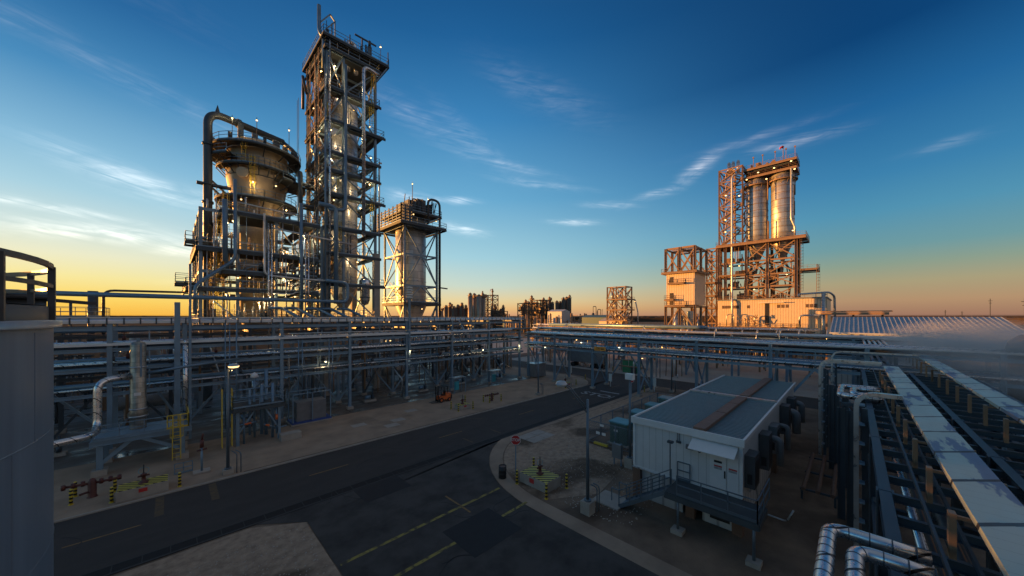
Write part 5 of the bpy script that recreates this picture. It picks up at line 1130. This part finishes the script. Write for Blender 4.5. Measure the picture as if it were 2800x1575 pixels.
hydrant_box('concrete hydrant box with black and yellow striped lid beside the octagonal sign', 18.0, 19.6, 14.7, 17.2, .68)
hydrant_box('longest concrete hydrant box with striped lid on the left pavement kerb', -2.5, -.1, 33.5, 34.9, .68)
hydrant_box('small concrete hydrant box with striped lid before the forklift', 26.3, 27.9, 35.7, 36.9, .55)
hydrant_box('round-cornered hydrant box at the far curve of the pavement', 47.6, 49.4, 34.6, 36.2, .6)
def manifold(label, x, y, s=1):
    t = thing('valve_manifold', label, 'valve manifold', (x, y, 0))
    g = MB(); g.lathe(x, y, [(.26 * s, 0), (.2 * s, .1), (.2 * s, 1.0 * s), (.12 * s, 1.2 * s), (0, 1.25 * s)], 12); g.build('body', 'valve_red', t)
    g = MB()
    for k in (-1, 1):
        g.tube([(x, y, .9 * s), (x + k * 1.3 * s, y - .2 * k, .95 * s)], .08 * s, 8)
        for j in (.4, .8, 1.2): g.cyl(x + k * j * s, y - .1 * k, .8 * s, 1.12 * s, .1 * s, 8)
    g.tube([(x, y, .4 * s), (x - .5 * s, y - .3, .4 * s)], .07 * s, 8); g.build('branch', 'valve_red', t)
manifold('red valve manifold with two arms among four bollards near the left tank', -3.7, 35.9)
manifold('small dark red valve manifold among bollards in mid pavement', 32.5, 36.6, .9)
t = thing('fire_monitor', 'red fire monitor on a thin post beside the left lamp post', 'fire monitor', (1.7, 35.6, 0))
MB().bx(1.2, 2.2, 35.2, 36.0, 0, .12).build('plinth', 'concrete_pale', t); MB().cyl(1.7, 35.6, .12, 1.9, .07, 10).build('post', 'steel', t)
MB().cyl(1.7, 35.6, 1.9, 2.5, .13, 10).tube([(1.4, 35.6, 1.7), (2.0, 35.6, 1.75)], .07, 8).tube([(1.7, 35.6, 2.45), (1.75, 35.4, 3.0)], .06, 8).build('nozzle', 'valve_red', t)
MB().rail([(.2, 36.4, 0), (1.2, 36.4, 0)], h=.8, sp=.5).build('guard', 'steel', t)
# drum, STOP signs
t = thing('waste_drum', 'black steel drum on the gravel left of the octagonal sign', 'drum', (17.5, 18.5, 0))
MB().lathe(17.5, 18.5, [(.29, 0), (.29, .3), (.305, .31), (.29, .33), (.29, .58), (.305, .6), (.29, .62), (.29, .9), (.27, .9), (.27, .5), (0, .5)], 20).build('shell', 'black', t)
MB().lathe(17.5, 18.5, [(.265, .82), (0, .84)], 20).build('rubbish', 'brown_duct', t)
def stop_sign(label, x, y, zc, rz, post=True):
    t = thing('stop_sign', label, 'stop sign', (x, y, 0))
    MB().bar((x, y, 0), (x, y, zc + .3), .06).build('post', 'steel', t)
    c, s = math.cos(rz), math.sin(rz)
    def T(a, b, z): return (x + a * c - b * s, y + a * s + b * c, z)   # a: across, b: away from the reader
    g = MB(); n = 8
    for rad_, yy, mm in ((.40, -.05, None),):
        vs = [T(rad_ * math.cos(R(22.5 + 45 * i)), yy, zc + rad_ * math.sin(R(22.5 + 45 * i))) for i in range(8)] + [T(rad_ * math.cos(R(22.5 + 45 * i)), yy + .012, zc + rad_ * math.sin(R(22.5 + 45 * i))) for i in range(8)]
        g.quad(vs, [tuple(range(8)), tuple(range(15, 7, -1))] + [(i, i + 8, (i + 1) % 8 + 8, (i + 1) % 8) for i in range(8)])
    pl = g.build('plate', 'white_plain', t)
    g = MB(); vs = [T(.37 * math.cos(R(22.5 + 45 * i)), -.054, zc + .37 * math.sin(R(22.5 + 45 * i))) for i in range(8)]; g.quad(vs, [tuple(range(8))]); g.build('face', 'red', t)
    text('STOP', .30, 'white_plain', t, T(0, -.058, zc), (R(90), 0, rz))
stop_sign('red octagonal sign reading STOP on a thin post by the drum', 18.6, 18.2, 2.62, R(-52))
stop_sign('far red octagonal sign reading STOP beside the floodlight mast', 48.4, 23.3, 2.6, R(-70))
mat('lens_lit', (.8, .6, .35), .4, emit=.9, c2=(1, .62, .25))
# lamp posts
def lamp_post(label, x, y, h, arm, base=.75, head='bowl', glow=None):
    t = thing('lamp_post', label, 'lamp post', (x, y, 0))
    MB().bx(x - .32, x + .32, y - .32, y + .32, 0, base).build('footing', 'concrete', t)
    MB().tube([(x, y, base), (x, y, h)], [.11, .075], 12).cyl(x, y, base, base + .1, .22, 12).build('pole', 'steel_grey', t)
    ax, ay, ah = arm
    if ah:
        for o in (0, .3): MB().tube(arc([(x, y, h - .9 + o), (x + ax * .7, y + ay * .7, h + ah * .75 + o * .5), (x + ax, y + ay, h + ah)], .5, 5), .035, 8).build('arm', 'steel_grey', t)
    lx, ly, lz = x + ax, y + ay, h + ah
    if head == 'bowl':
        MB().lathe(lx, ly, [(.0, lz + .22), (.28, lz + .14), (.36, lz)], 18).build('hood', 'galv', t)
        MB().lathe(lx, ly, [(.36, lz - .005), (.3, lz - .12), (0, lz - .18)], 18).build('lens', glow or 'glass_lens', t)
    else:
        g = MB(); g.bx(lx - .2, lx + .2, ly - .32, ly + .32, lz - .1, lz + .36); g.build('floodlight', 'white_plain', t)
        g = MB(); g.bx(lx - .225, lx - .205, ly - .26, ly + .26, lz - .04, lz + .3); g.build('lens', 'glass_lens', t)
        MB().bar((lx, ly, lz - .4), (lx, ly, lz - .1), .12).build('bracket', 'steel_dark', t)
    g = MB()
    for o in (.5, .75): g.tube(arc([(x + o, y - .35, 0), (x + o, y - .35, 1.5), (x + o - .3, y - .1, 1.7)], .2, 3), .04, 6)
    g.parts('conduit', 'steel_grey', t)
    return t
lamp_post('leaning-arm lamp post with a pale bowl head on the gravel corner', 18.05, 11.5, 6.95, (-1.2, 1.1, .95))
lamp_post('floodlight mast beside the fenced transformers', 25.9, 12.6, 7.1, (0, 0, 0), head='flood')
lamp_post('lit lamp post beside the left fire monitor', 3.1, 33.9, 8.0, (.35, .0, .2), .35, glow='lens_lit')
lamp_post('slim lamp post on the pavement curve with a small control box', 40, 34.3, 6.2, (.3, 0, .2), .3)
lamp_post('thin unlit lamp post standing behind the white building roof', 56.5, 20.5, 6.5, (0, 0, .1), .3)
t = thing('light_stalk', 'short lit lamp stalk on the access platform', 'lamp', (3.9, 41.2, 3.5)); lamps(t, [(3.9, 41.2, 7.0)], 'lamp_glow', .22); MB().bar((3.9, 41.2, 3.5), (3.9, 41.2, 7.3), .05).build('pole', 'steel_grey', t)
# siren
t = thing('warning_siren', 'white stacked-disc siren on a post above the long rack', 'siren', (24.8, 46.1, 12))
MB().bar((24.8, 46.1, 6), (24.8, 46.1, 14.7), .25).build('post', 'steel', t)
g = MB()
for k in range(5): g.lathe(24.8, 46.1, [(.15, 14.7 + k * .36), (.45, 14.75 + k * .36), (.45, 14.92 + k * .36), (.15, 15.0 + k * .36)], 18)
g.parts('horn_disc', 'white_plain', t)
# forklift
fx, fy = 26.6, 41.2
fk = thing('forklift', 'orange and black forklift truck parked on the pavement by the rack', 'forklift', (fx, fy, 0))
MB().bx(fx - .1, fx + 1.7, fy - .5, fy + .5, .35, .85).quad([(fx + .9, fy - .5, .85), (fx + 1.85, fy - .5, .85), (fx + 1.75, fy - .42, 1.15), (fx + 1.0, fy - .42, 1.2), (fx + .9, fy + .5, .85), (fx + 1.85, fy + .5, .85), (fx + 1.75, fy + .42, 1.15), (fx + 1.0, fy + .42, 1.2)], [(0, 1, 2, 3), (7, 6, 5, 4), (3, 2, 6, 7), (1, 5, 6, 2), (0, 3, 7, 4)]).build('body', 'orange', fk)
MB().bx(fx + 1.5, fx + 1.95, fy - .48, fy + .48, .3, 1.0).build('counterweight', 'black', fk)
g = MB()
for (dx, dy) in ((.1, -.45), (.1, .45), (1.3, -.42), (1.3, .42)): g.bar((fx + dx, fy + dy, .8), (fx + dx + (.1 if dx < 1 else -.1), fy + dy, 2.1), .07)
g.bx(fx + .1, fx + 1.3, fy - .5, fy + .5, 2.1, 2.16); g.build('overhead_guard', 'black', fk)
for q_ in (-.3, .3): MB().bar((fx - .25, fy + q_, .1), (fx - .25, fy + q_, 2.2), .1, .12).build('mast_rail', 'black', fk); MB().bx(fx - 1.3, fx - .3, fy + q_ - .06, fy + q_ + .06, .08, .14).build('fork', 'steel_dark', fk)
MB().bx(fx + .55, fx + 1.05, fy - .25, fy + .25, .85, 1.0).bx(fx + .95, fx + 1.05, fy - .25, fy + .25, 1.0, 1.5).build('seat', 'black', fk)
for (dx, r) in ((.15, .33), (1.45, .28)):
    for s_ in (-1, 1):
        w_ = MB().tube([(fx + dx, fy + s_ * .38, r), (fx + dx, fy + s_ * .58, r)], r, 18).build('wheel', 'rubber', fk); MB().tube([(fx + dx, fy + s_ * .585, r), (fx + dx, fy + s_ * .6, r)], r * .5, 12).build('rim', 'orange', w_)
# cabinets under the rack
for (x, y, m, lab) in ((31.5, 44.0, 'teal', 'teal control cabinet under a small canopy by the rack'), (40.2, 45.0, 'teal', 'second teal cabinet in a dark frame farther along the rack')):
    t = thing('control_cabinet', lab, 'cabinet', (x, y, 0)); MB().bx(x, x + .7, y, y + .4, .5, 1.8).build('cabinet', m, t)
    MB().bx(x - .5, x + 1.9, y - .3, y + 1.0, 2.4, 2.48).build('canopy', 'galv', t)
    g = MB()
    for (a, b) in ((-.4, -.2), (1.8, -.2), (-.4, .9), (1.8, .9)): g.bar((x + a, y + b, 0), (x + a, y + b, 2.4), .08)
    g.build('legs', 'steel', t)
t = thing('tank_container', 'grey walled container at the far end of the long rack', 'container', (52.5, 45, 0)); MB().bx(50.2, 53.4, 43.8, 46, .2, 2.7).build('body', 'panel_grey', t); MB().bx(50.1, 53.5, 43.7, 46.1, 2.7, 2.8).build('lid', 'galv', t)
t = thing('screen_box', 'large dark box trailer parked beyond the road under the rack', 'trailer', (71, 47, 0)); MB().bx(69.3, 71.5, 40.5, 50, 1.2, 4.3).build('body', 'panel_grey', t)
for y in (41.5, 43, 48.5): MB().tube([(69.3, y, .5), (71.5, y, .5)], .5, 16).build('wheel', 'rubber', t)
g = MB(); g.bx(69.5, 71, 32, 35.5, 0, 2.6); P1('skip', 'green skip beneath the yard rack across the road', 'skip', g, 'green', (70, 33, 0))
for (x, y) in ((56, 39.6), (53.6, 29.6), (67.6, 38.2), (54.7, 22.5)):
    g = MB(); g.bx(x - .08, x - .02, y - .3, y + .3, .9, 2.2)
    P1('notice_board', 'small white notice board on a post, ' + {56: 'at the pavement end of the rack', 53.6: 'beside the road under the clearance board', 67.6: 'beyond the cross road', 54.7: 'on the rack leg past the far octagonal sign'}[x], 'sign', g.bar((x, y, 0), (x, y, 2), .08), 'white_plain', (x, y, 0))

# ================================================================== white building on piers
wb = thing('control_building', 'white panelled building on piers with ribbed roof, stair and deck in front', 'building', (22, 7.3, 0))
hx0, hx1, hy0, hy1 = 22.0, 45.0, 4.3, 10.4
MB().bx(hx0, hx1, hy0, hy1, 2.05, 5.05).build('wall', 'white_paint', wb)
MB().bx(hx0 - .03, hx0 + .05, hy0 - .03, hy1 + .03, 1.9, 2.1).bx(hx0 - .05, hx0 - .004, hy0 - .06, hy0 + .1, 2.1, 5.0).bx(hx0 - .05, hx0 - .004, hy1 - .1, hy1 + .06, 2.1, 5.0).build('corner_trim', 'white_plain', wb)
rf = MB().bx(hx0 - .08, hx1 + .08, hy0 - .08, hy1 + .08, 5.05, 5.22).build('roof', 'roof_ribs', wb)
g = MB(); x = hx0 + .1
while x < hx1: g.bx(x, x + .07, hy0 + .05, hy1 - .05, 5.22, 5.27); x += .3
g.parts('roof_rib', 'roof_metal', rf)
MB().bx(hx0 - .16, hx0 - .02, hy0 - .15, hy1 + .15, 4.92, 5.34).bx(hx0 - .02, hx1 + .1, hy1 + .04, hy1 + .16, 5.1, 5.32).bx(hx0 - .02, hx1 + .1, hy0 - .16, hy0 - .04, 5.1, 5.32).build('fascia', 'white_plain', rf)
MB().bx(33.2, 33.6, hy0 - .1, hy1 + .1, 5.28, 5.42).build('roof_joint', 'galv', rf)
for (a, b) in ((22.0, 26.6), (26.7, 30), (30.1, 33.1), (33.7, 45)): MB().bx(a, b, 6.1, 6.75, 5.28, 5.47).build('ridge_duct', 'brown_duct', rf)
# skirt, piers
g = MB(); g.bx(hx0 + .25, hx1, hy1 - .3, hy1 - .2, 0, 2.0); g.bx(hx0 + .2, hx0 + .3, 7.4, hy1 - .3, .0, 2.0); g.bx(hx0 + .2, hx0 + .3, 4.6, 6.3, 0, 2.0); g.bx(hx0 + .3, hx1, hy0 + .2, hy0 + .3, 0, 2.0); g.parts('skirt', 'clad_grey', wb)
MB().bx(hx0 + .16, hx0 + .22, 4.9, 5.9, .35, 1.2).build('vent_opening', 'black', wb)
for (x, y) in ((hx0 + .1, 10.2), (hx0 + .1, 6.9), (hx0 + .1, 4.5), (33, 4.4), (40, 4.4)): MB().bx(x - .2, x + .2, y - .25, y + .25, 0, 2.0).build('pier', 'brown_duct', wb)
# doors, canopy
for (y0, y1, lab) in ((5.0, 5.85, 'white steel door leaf with handle and panic plate'), (4.42, 4.98, 'narrow fixed door leaf with one notice')):
    d = MB().bx(hx0 - .07, hx0 - .004, y0 + .01, y1 - .01, 2.12, 4.22).build('door', 'white_plain', wb); d['label'] = lab
    g = MB(); ym = (y0 + y1) / 2
    g.bx(hx0 - .078, hx0 - .071, ym - .2, ym + .2, 3.50, 3.58); g.build('notice', 'red', d)
    MB().bx(hx0 - .078, hx0 - .071, ym - .2, ym + .2, 3.36, 3.49).build('notice', 'white_line', d)
    if y0 == 5.0: MB().bx(hx0 - .12, hx0 - .071, 5.06, 5.12, 2.95, 3.35).build('handle', 'black', d); MB().bx(hx0 - .078, hx0 - .071, ym - .2, ym + .2, 3.72, 3.85).build('notice', 'black', d)
g = MB(); g.quad([(hx0 - .02, 4.45, 4.85), (hx0 - .02, 6.75, 4.85), (hx0 - .95, 6.75, 4.45), (hx0 - .95, 4.45, 4.45), (hx0 - .02, 4.45, 4.81), (hx0 - .02, 6.75, 4.81), (hx0 - .95, 6.75, 4.41), (hx0 - .95, 4.45, 4.41)], [(0, 1, 2, 3), (4, 7, 6, 5), (0, 3, 7, 4), (1, 5, 6, 2), (2, 6, 7, 3)]); g.build('door_canopy', 'white_plain', wb)
MB().bx(hx0 - .2, hx0 - .01, 6.7, 7.1, 4.1, 4.35).build('wall_lamp', 'panel_grey', wb)
MB().bar((hx0 - .06, 7.6, 4.4), (hx0 - .06, 7.6, 5.3), .03).bar((hx0 - .06, 7.5, 4.4), (hx0 - .06, 7.5, 5.3), .03).bx(hx0 - .12, hx0 - .02, 7.42, 7.68, 4.3, 4.42).build('conduit', 'steel_dark', wb)
pipe(wb, [(hx0 - .08, 6.55, 4.3), (hx0 - .08, 6.4, 4.0), (hx0 - .08, 6.2, 4.25)], .03, 'steel_dark', .1)
pipe(wb, [(hx0 - .1, 10.5, 2.0), (hx0 - .1, 7.0, 1.95)], .045, 'galv'); pipe(wb, [(hx0 + 1.2, hy0 - .15, 2.1), (hx0 + 3, hy0 - .15, 2.1), (hx0 + 3, hy0 - .3, .3), (hx0 + 3, hy0 - 1.6, .25), (hx0 + 3, hy0 - 1.9, 1.0)], .05, 'galv', .2)
mat('unit_dark', (.07, .072, .075), .55, .1)
# units on the right wall
for (x, z0, z1, dd, m, lab) in ((22.6, 2.5, 4.3, .5, 'unit_dark', 'tall dark unit nearest the door corner'), (26.6, 2.3, 4.5, .55, 'unit_dark', None), (30.2, 2.3, 4.2, .5, 'panel_grey', None), (35.4, 2.4, 4.7, .6, 'unit_dark', None), (39.5, 2.4, 4.6, .6, 'unit_dark', None)):
    u_ = MB().bx(x, x + 1.25, hy0 - dd, hy0 - .01, z0, z1).build('cooling_unit', m, wb)
    if lab: u_['label'] = lab
    MB().bx(x - .02, x - .003, hy0 - dd + .12, hy0 - .15, z0 + .25, z0 + .8).build('louvre', 'black', u_)
    MB().bx(x + .1, x + 1.15, hy0 - dd - .02, hy0 - dd - .003, z0 + .2, z1 - .3).build('grille', 'black', u_)
g = MB()
for (x, r) in ((28.4, .2), (32.2, .16), (37.3, .3), (41.5, .25)): g.tube(arc([(x, hy0, 3.9), (x, hy0 - .9, 3.9), (x, hy0 - .9, 2.2)], .3, 5), r, 12)
g.parts('air_duct', 'panel_grey', wb)
# deck and stair
D0, D1 = 19.9, 21.95
g = MB(); g.bx(D0, D1, 3.2, 7.6, 2.0, 2.06); g.bar((D0, 3.2, 1.86), (D0, 7.6, 1.86), .1, .3); g.bar((D0, 3.2, 1.86), (D1, 3.2, 1.86), .1, .3); g.bar((D0, 7.6, 1.86), (D1, 7.6, 1.86), .1, .3); dk = g.build('deck', 'grating', wb)
MB().rail([(D0, 6.95, 2.06), (D0, 3.25, 2.06), (D1 + 1.2, 3.25, 2.06)], sp=1.3, t=.05).rail([(D1 - .05, 6.9, 2.06), (D1 - .05, 7.6, 2.06)], sp=.7, t=.05).build('railing', 'steel_grey', dk)
for (x, y) in ((19.95, 6.9), (19.95, 3.4)):
    MB().cyl(x, y, .2, 2.0, .07, 10).build('support_leg', 'steel_grey', wb); MB().bx(x - .3, x + .3, y - .3, y + .3, 0, .22).build('footing', 'concrete', wb)
g = MB()
for x in (D0, D0 + 1.0):
    g.bar((x, 7.6, 2.0), (x, 10.4, .1), .05, .24)
    for h in (1.0, .55): g.bar((x, 7.6, 2.0 + h), (x, 10.4, .1 + h), .05)
    for k in range(5): y = 7.6 + .7 * k; z = 2.0 - 1.9 * (y - 7.6) / 2.8; g.bar((x, y, z), (x, y, z + 1), .05)
    g.bar((x, 10.4, 1.1), (x, 10.9, 1.1), .05); g.bar((x, 10.9, 1.1), (x, 10.9, .3), .05)
for k in range(10): y = 7.75 + .28 * k; z = 1.85 - .19 * k; g.bx(D0, D0 + 1.0, y - .13, y + .13, z, z + .03)
g.build('stair', 'steel_grey', wb)
MB().bx(19.5, 21.2, 10.3, 12.1, 0, .08).build('stair_pad', 'concrete', wb)
MB().bar((21.0, 7.7, 2), (21.0, 7.7, 4.55), .045).bx(20.9, 21.15, 7.55, 7.85, 4.5, 4.62).build('lamp_stalk', 'steel_dark', wb)

# fence and transformers
fc = thing('chain_link_fence', 'dark framed wire fence enclosing the green transformer cabinets', 'fence', (28.5, 18.1, 0))
def fence_run(a, b):
    a = Vector(a); b = Vector(b); n = max(1, round((b - a).length / 2.4))
    for i in range(n + 1): p = a.lerp(b, i / n); MB().cyl(p.x, p.y, 0, 2.1, .06, 8).build('post', 'steel_grey', fc)
    g = MB(); g.bar(a + Vector((0, 0, 2.05)), b + Vector((0, 0, 2.05)), .06); g.bar(a + Vector((0, 0, .1)), b + Vector((0, 0, .1)), .04)
    L2 = (b - a).length; u = (b - a).normalized(); s = .26; k = -2.0
    while k < L2:
        for sg_ in (1, -1):
            t0, t1 = (k, k + 1.95) if sg_ > 0 else (k + 1.95, k); z0, z1 = .1, 2.05
            if t0 == t1: continue
            q0, q1 = t0, t1; za, zb = z0, z1
            def cl(t, o, zt, zo):
                if t < 0: f = (0 - t) / (o - t); return 0, zt + (zo - zt) * f
                if t > L2: f = (t - L2) / (t - o); return L2, zt + (zo - zt) * f
                return t, zt
            if max(t0, t1) <= 0 or min(t0, t1) >= L2: continue
            c0, za = cl(t0, t1, z0, z1); c1, zb = cl(t1, t0, z1, z0)
            g.bar(a + u * c0 + Vector((0, 0, za)), a + u * c1 + Vector((0, 0, zb)), .013)
        k += s
    g.build('wire_mesh', 'steel_grey', fc)
fence_run((28.5, 18.1, 0), (45, 18.1, 0)); fence_run((28.5, 18.1, 0), (28.5, 12.4, 0)); fence_run((45, 18.1, 0), (45, 12.4, 0)); fence_run((28.5, 12.4, 0), (45, 12.4, 0))
MB().bx(28.35, 28.6, 16.0, 17.4, 0, .18).build('gate_sill', 'yellow', fc)
for y in (16.2, 16.8): MB().bx(28.43, 28.45, y, y + .4, .95, 1.2).build('sign', 'white_plain', fc)
MB().bx(28.43, 28.45, 16.4, 16.8, 1.75, 1.95).build('sign', 'white_plain', fc)
tr0 = None
for (x, y, lab) in ((29.6, 14.7, 'nearest green transformer cabinet with teal lid inside the fence'), (34.0, 14.9, 'second green transformer cabinet inside the fence'), (38, 15.0, 'third green transformer cabinet inside the fence'), (42.3, 15.2, 'farthest green transformer cabinet at the fence end')):
    if tr0 is None:
        t = tr0 = thing('transformer', lab, 'transformer', (x, y, 0))
        MB().bx(x, x + 1.5, y, y + 1.7, .1, 2.0).build('cabinet', 'green_box', t); MB().bx(x - .08, x + 1.58, y - .08, y + 1.78, 2.0, 2.12).build('lid', 'teal_top', t); MB().bx(x - .2, x + 1.7, y - .2, y + 1.9, 0, .1).build('pad', 'concrete', t)
        MB().bx(x - .012, x - .003, y + .9, y + 1.3, 1.2, 1.4).build('sticker', 'white_plain', t); MB().bx(x - .02, x - .004, y + .83, y + .85, .2, 1.9).build('door_gap', 'black', t)
    else: t = copy_tree(tr0); t.location = (x, y, 0)
    t['label'] = lab; t['group'] = 'transformer cabinets in the fence'
t = thing('distribution_panel', 'narrow dark electrical panel outside the fence by the floodlight mast', 'panel', (25.6, 13.4, 0))
MB().bx(25.4, 25.7, 13.1, 13.9, .6, 1.7).build('box', 'panel_grey', t); MB().bar((25.6, 13.2, 0), (25.6, 13.2, 1.8), .08).bar((25.6, 13.8, 0), (25.6, 13.8, 1.8), .08).build('legs', 'steel', t)
t = thing('pipe_trolley', 'low steel pipe rack lying on the ground right of the white building', 'pipe stand', (33, 1.5, 0))
for y in (.9, 1.6, 2.3): MB().tube([(29, y, .85), (37, y, .85)], .12, 8).build('pipe', 'brown_duct', t)
for x in (29.5, 33, 36.5): MB().bar((x, .7, .66), (x, 2.5, .66), .12).bar((x, .8, 0), (x, .8, .6), .12).bar((x, 2.4, 0), (x, 2.4, .6), .12).build('trestle', 'steel_dark', t)
for (x, y) in ((21.0, 15.1), (22.4, 13.6)): pass
g = MB(); g.cyl(24.8, 10.9, 0, .08, .25, 12); P1('access_cover', 'small round blue grey cover on the gravel before the white building', 'cover', g, 'galv', (24.8, 10.9, 0))

q = random.Random(4); g = MB()
for k in range(16):
    x, y = q.choice([(q.uniform(6, 16), q.uniform(12, 24)), (q.uniform(-5, 30), q.uniform(25.6, 32.4))]); a = q.uniform(0, 6.28); pts = [(x, y)]
    for j in range(q.randint(5, 12)): a += q.uniform(-.6, .6); x += .35 * math.cos(a); y += .35 * math.sin(a); pts.append((x, y))
    for (p0, p1) in zip(pts, pts[1:]): g.bar((*p0, .0075), (*p1, .0075), .035, .004)
tag(g.build('road_crack', 'asphalt_new'), kind='structure')
# pebbles on the near gravel
q = random.Random(9); g = MB()
for i in range(2600):
    if i % 2: x = q.uniform(17.8, 28); y = q.uniform(9, 22)
    else: x = q.uniform(-8, 5.4); y = q.uniform(15, 22.5)
    if x > 17 and (x - 27.3) ** 2 + (y - 14.0) ** 2 > 98 and x < 27: continue
    s = q.uniform(.02, .055); a = q.random() * 3
    vs = [(x + s * math.cos(a + k * 1.57), y + s * math.sin(a + k * 1.57), .006) for k in range(4)] + [(x + .4 * s * q.random(), y, .01 + s * .8)]
    g.quad(vs, [(0, 1, 4), (1, 2, 4), (2, 3, 4), (3, 0, 4)])
tag(g.build('loose_stones', 'concrete_pale'), 'loose pale stones scattered over the near gravel', 'stones', kind='stuff')

# ------------------------------------------------------------------ steam drifting over the right-hand trays
sm = bpy.data.materials.new('steam'); sm.use_nodes = True; t_ = sm.node_tree; n_ = t_.nodes; l_ = t_.links; n_.clear()
o_ = n_.new('ShaderNodeOutputMaterial'); v_ = n_.new('ShaderNodeVolumePrincipled'); v_.inputs['Color'].default_value = (.98, .98, .99, 1); v_.inputs['Anisotropy'].default_value = -.1
c_ = n_.new('ShaderNodeTexCoord'); no_ = n_.new('ShaderNodeTexNoise'); no_.inputs['Scale'].default_value = .22; no_.inputs['Detail'].default_value = 4; no_.inputs['Distortion'].default_value = .8
ma = n_.new('ShaderNodeMapping'); ma.vector_type = 'TEXTURE'; ma.inputs[3].default_value = (18, 8.5, 4.2); l_.new(c_.outputs['Object'], ma.inputs[0]); le = n_.new('ShaderNodeVectorMath'); le.operation = 'LENGTH'; l_.new(ma.outputs[0], le.inputs[0])
l_.new(c_.outputs['Object'], no_.inputs['Vector'])
m1 = n_.new('ShaderNodeMapRange'); l_.new(no_.outputs[0], m1.inputs[0]); m1.inputs[1].default_value = .38; m1.inputs[2].default_value = .72; m1.inputs[3].default_value = 0; m1.inputs[4].default_value = 1
m2 = n_.new('ShaderNodeMapRange'); l_.new(le.outputs[1], m2.inputs[0]); m2.inputs[1].default_value = .2; m2.inputs[2].default_value = 1; m2.inputs[3].default_value = .6; m2.inputs[4].default_value = 0
mm = n_.new('ShaderNodeMath'); mm.operation = 'MULTIPLY'; l_.new(m1.outputs[0], mm.inputs[0]); l_.new(m2.outputs[0], mm.inputs[1]); l_.new(mm.outputs[0], v_.inputs['Density']); l_.new(v_.outputs[0], o_.inputs['Volume'])
g = MB(); g.bx(40, 74, -17, -2.4, 5.4, 13.4); so = g.build('steam', None, loc=(58, -9, 8.0)); so.data.materials.append(sm); tag(so, 'pale steam drifting over the second cable tray on the right', 'steam', kind='stuff')

# thin mist hanging in the roadside rack
mm_ = sm.copy(); mm_.name = 'mist'
for n_ in mm_.node_tree.nodes:
    if n_.bl_idname == 'ShaderNodeMapping': n_.inputs[3].default_value = (38, 12, 9)
    if n_.bl_idname == 'ShaderNodeTexNoise': n_.inputs['Scale'].default_value = .09
    if n_.bl_idname == 'ShaderNodeMapRange' and abs(n_.inputs[3].default_value - .6) < .01: n_.inputs[3].default_value = .035
g = MB(); g.bx(-30, 52, 45, 72, .6, 13.5); so = g.build('mist', None, loc=(14, 57, 6)); so.data.materials.append(mm_); tag(so, 'thin blue mist hanging among the pipes of the left racks', 'mist', kind='stuff')
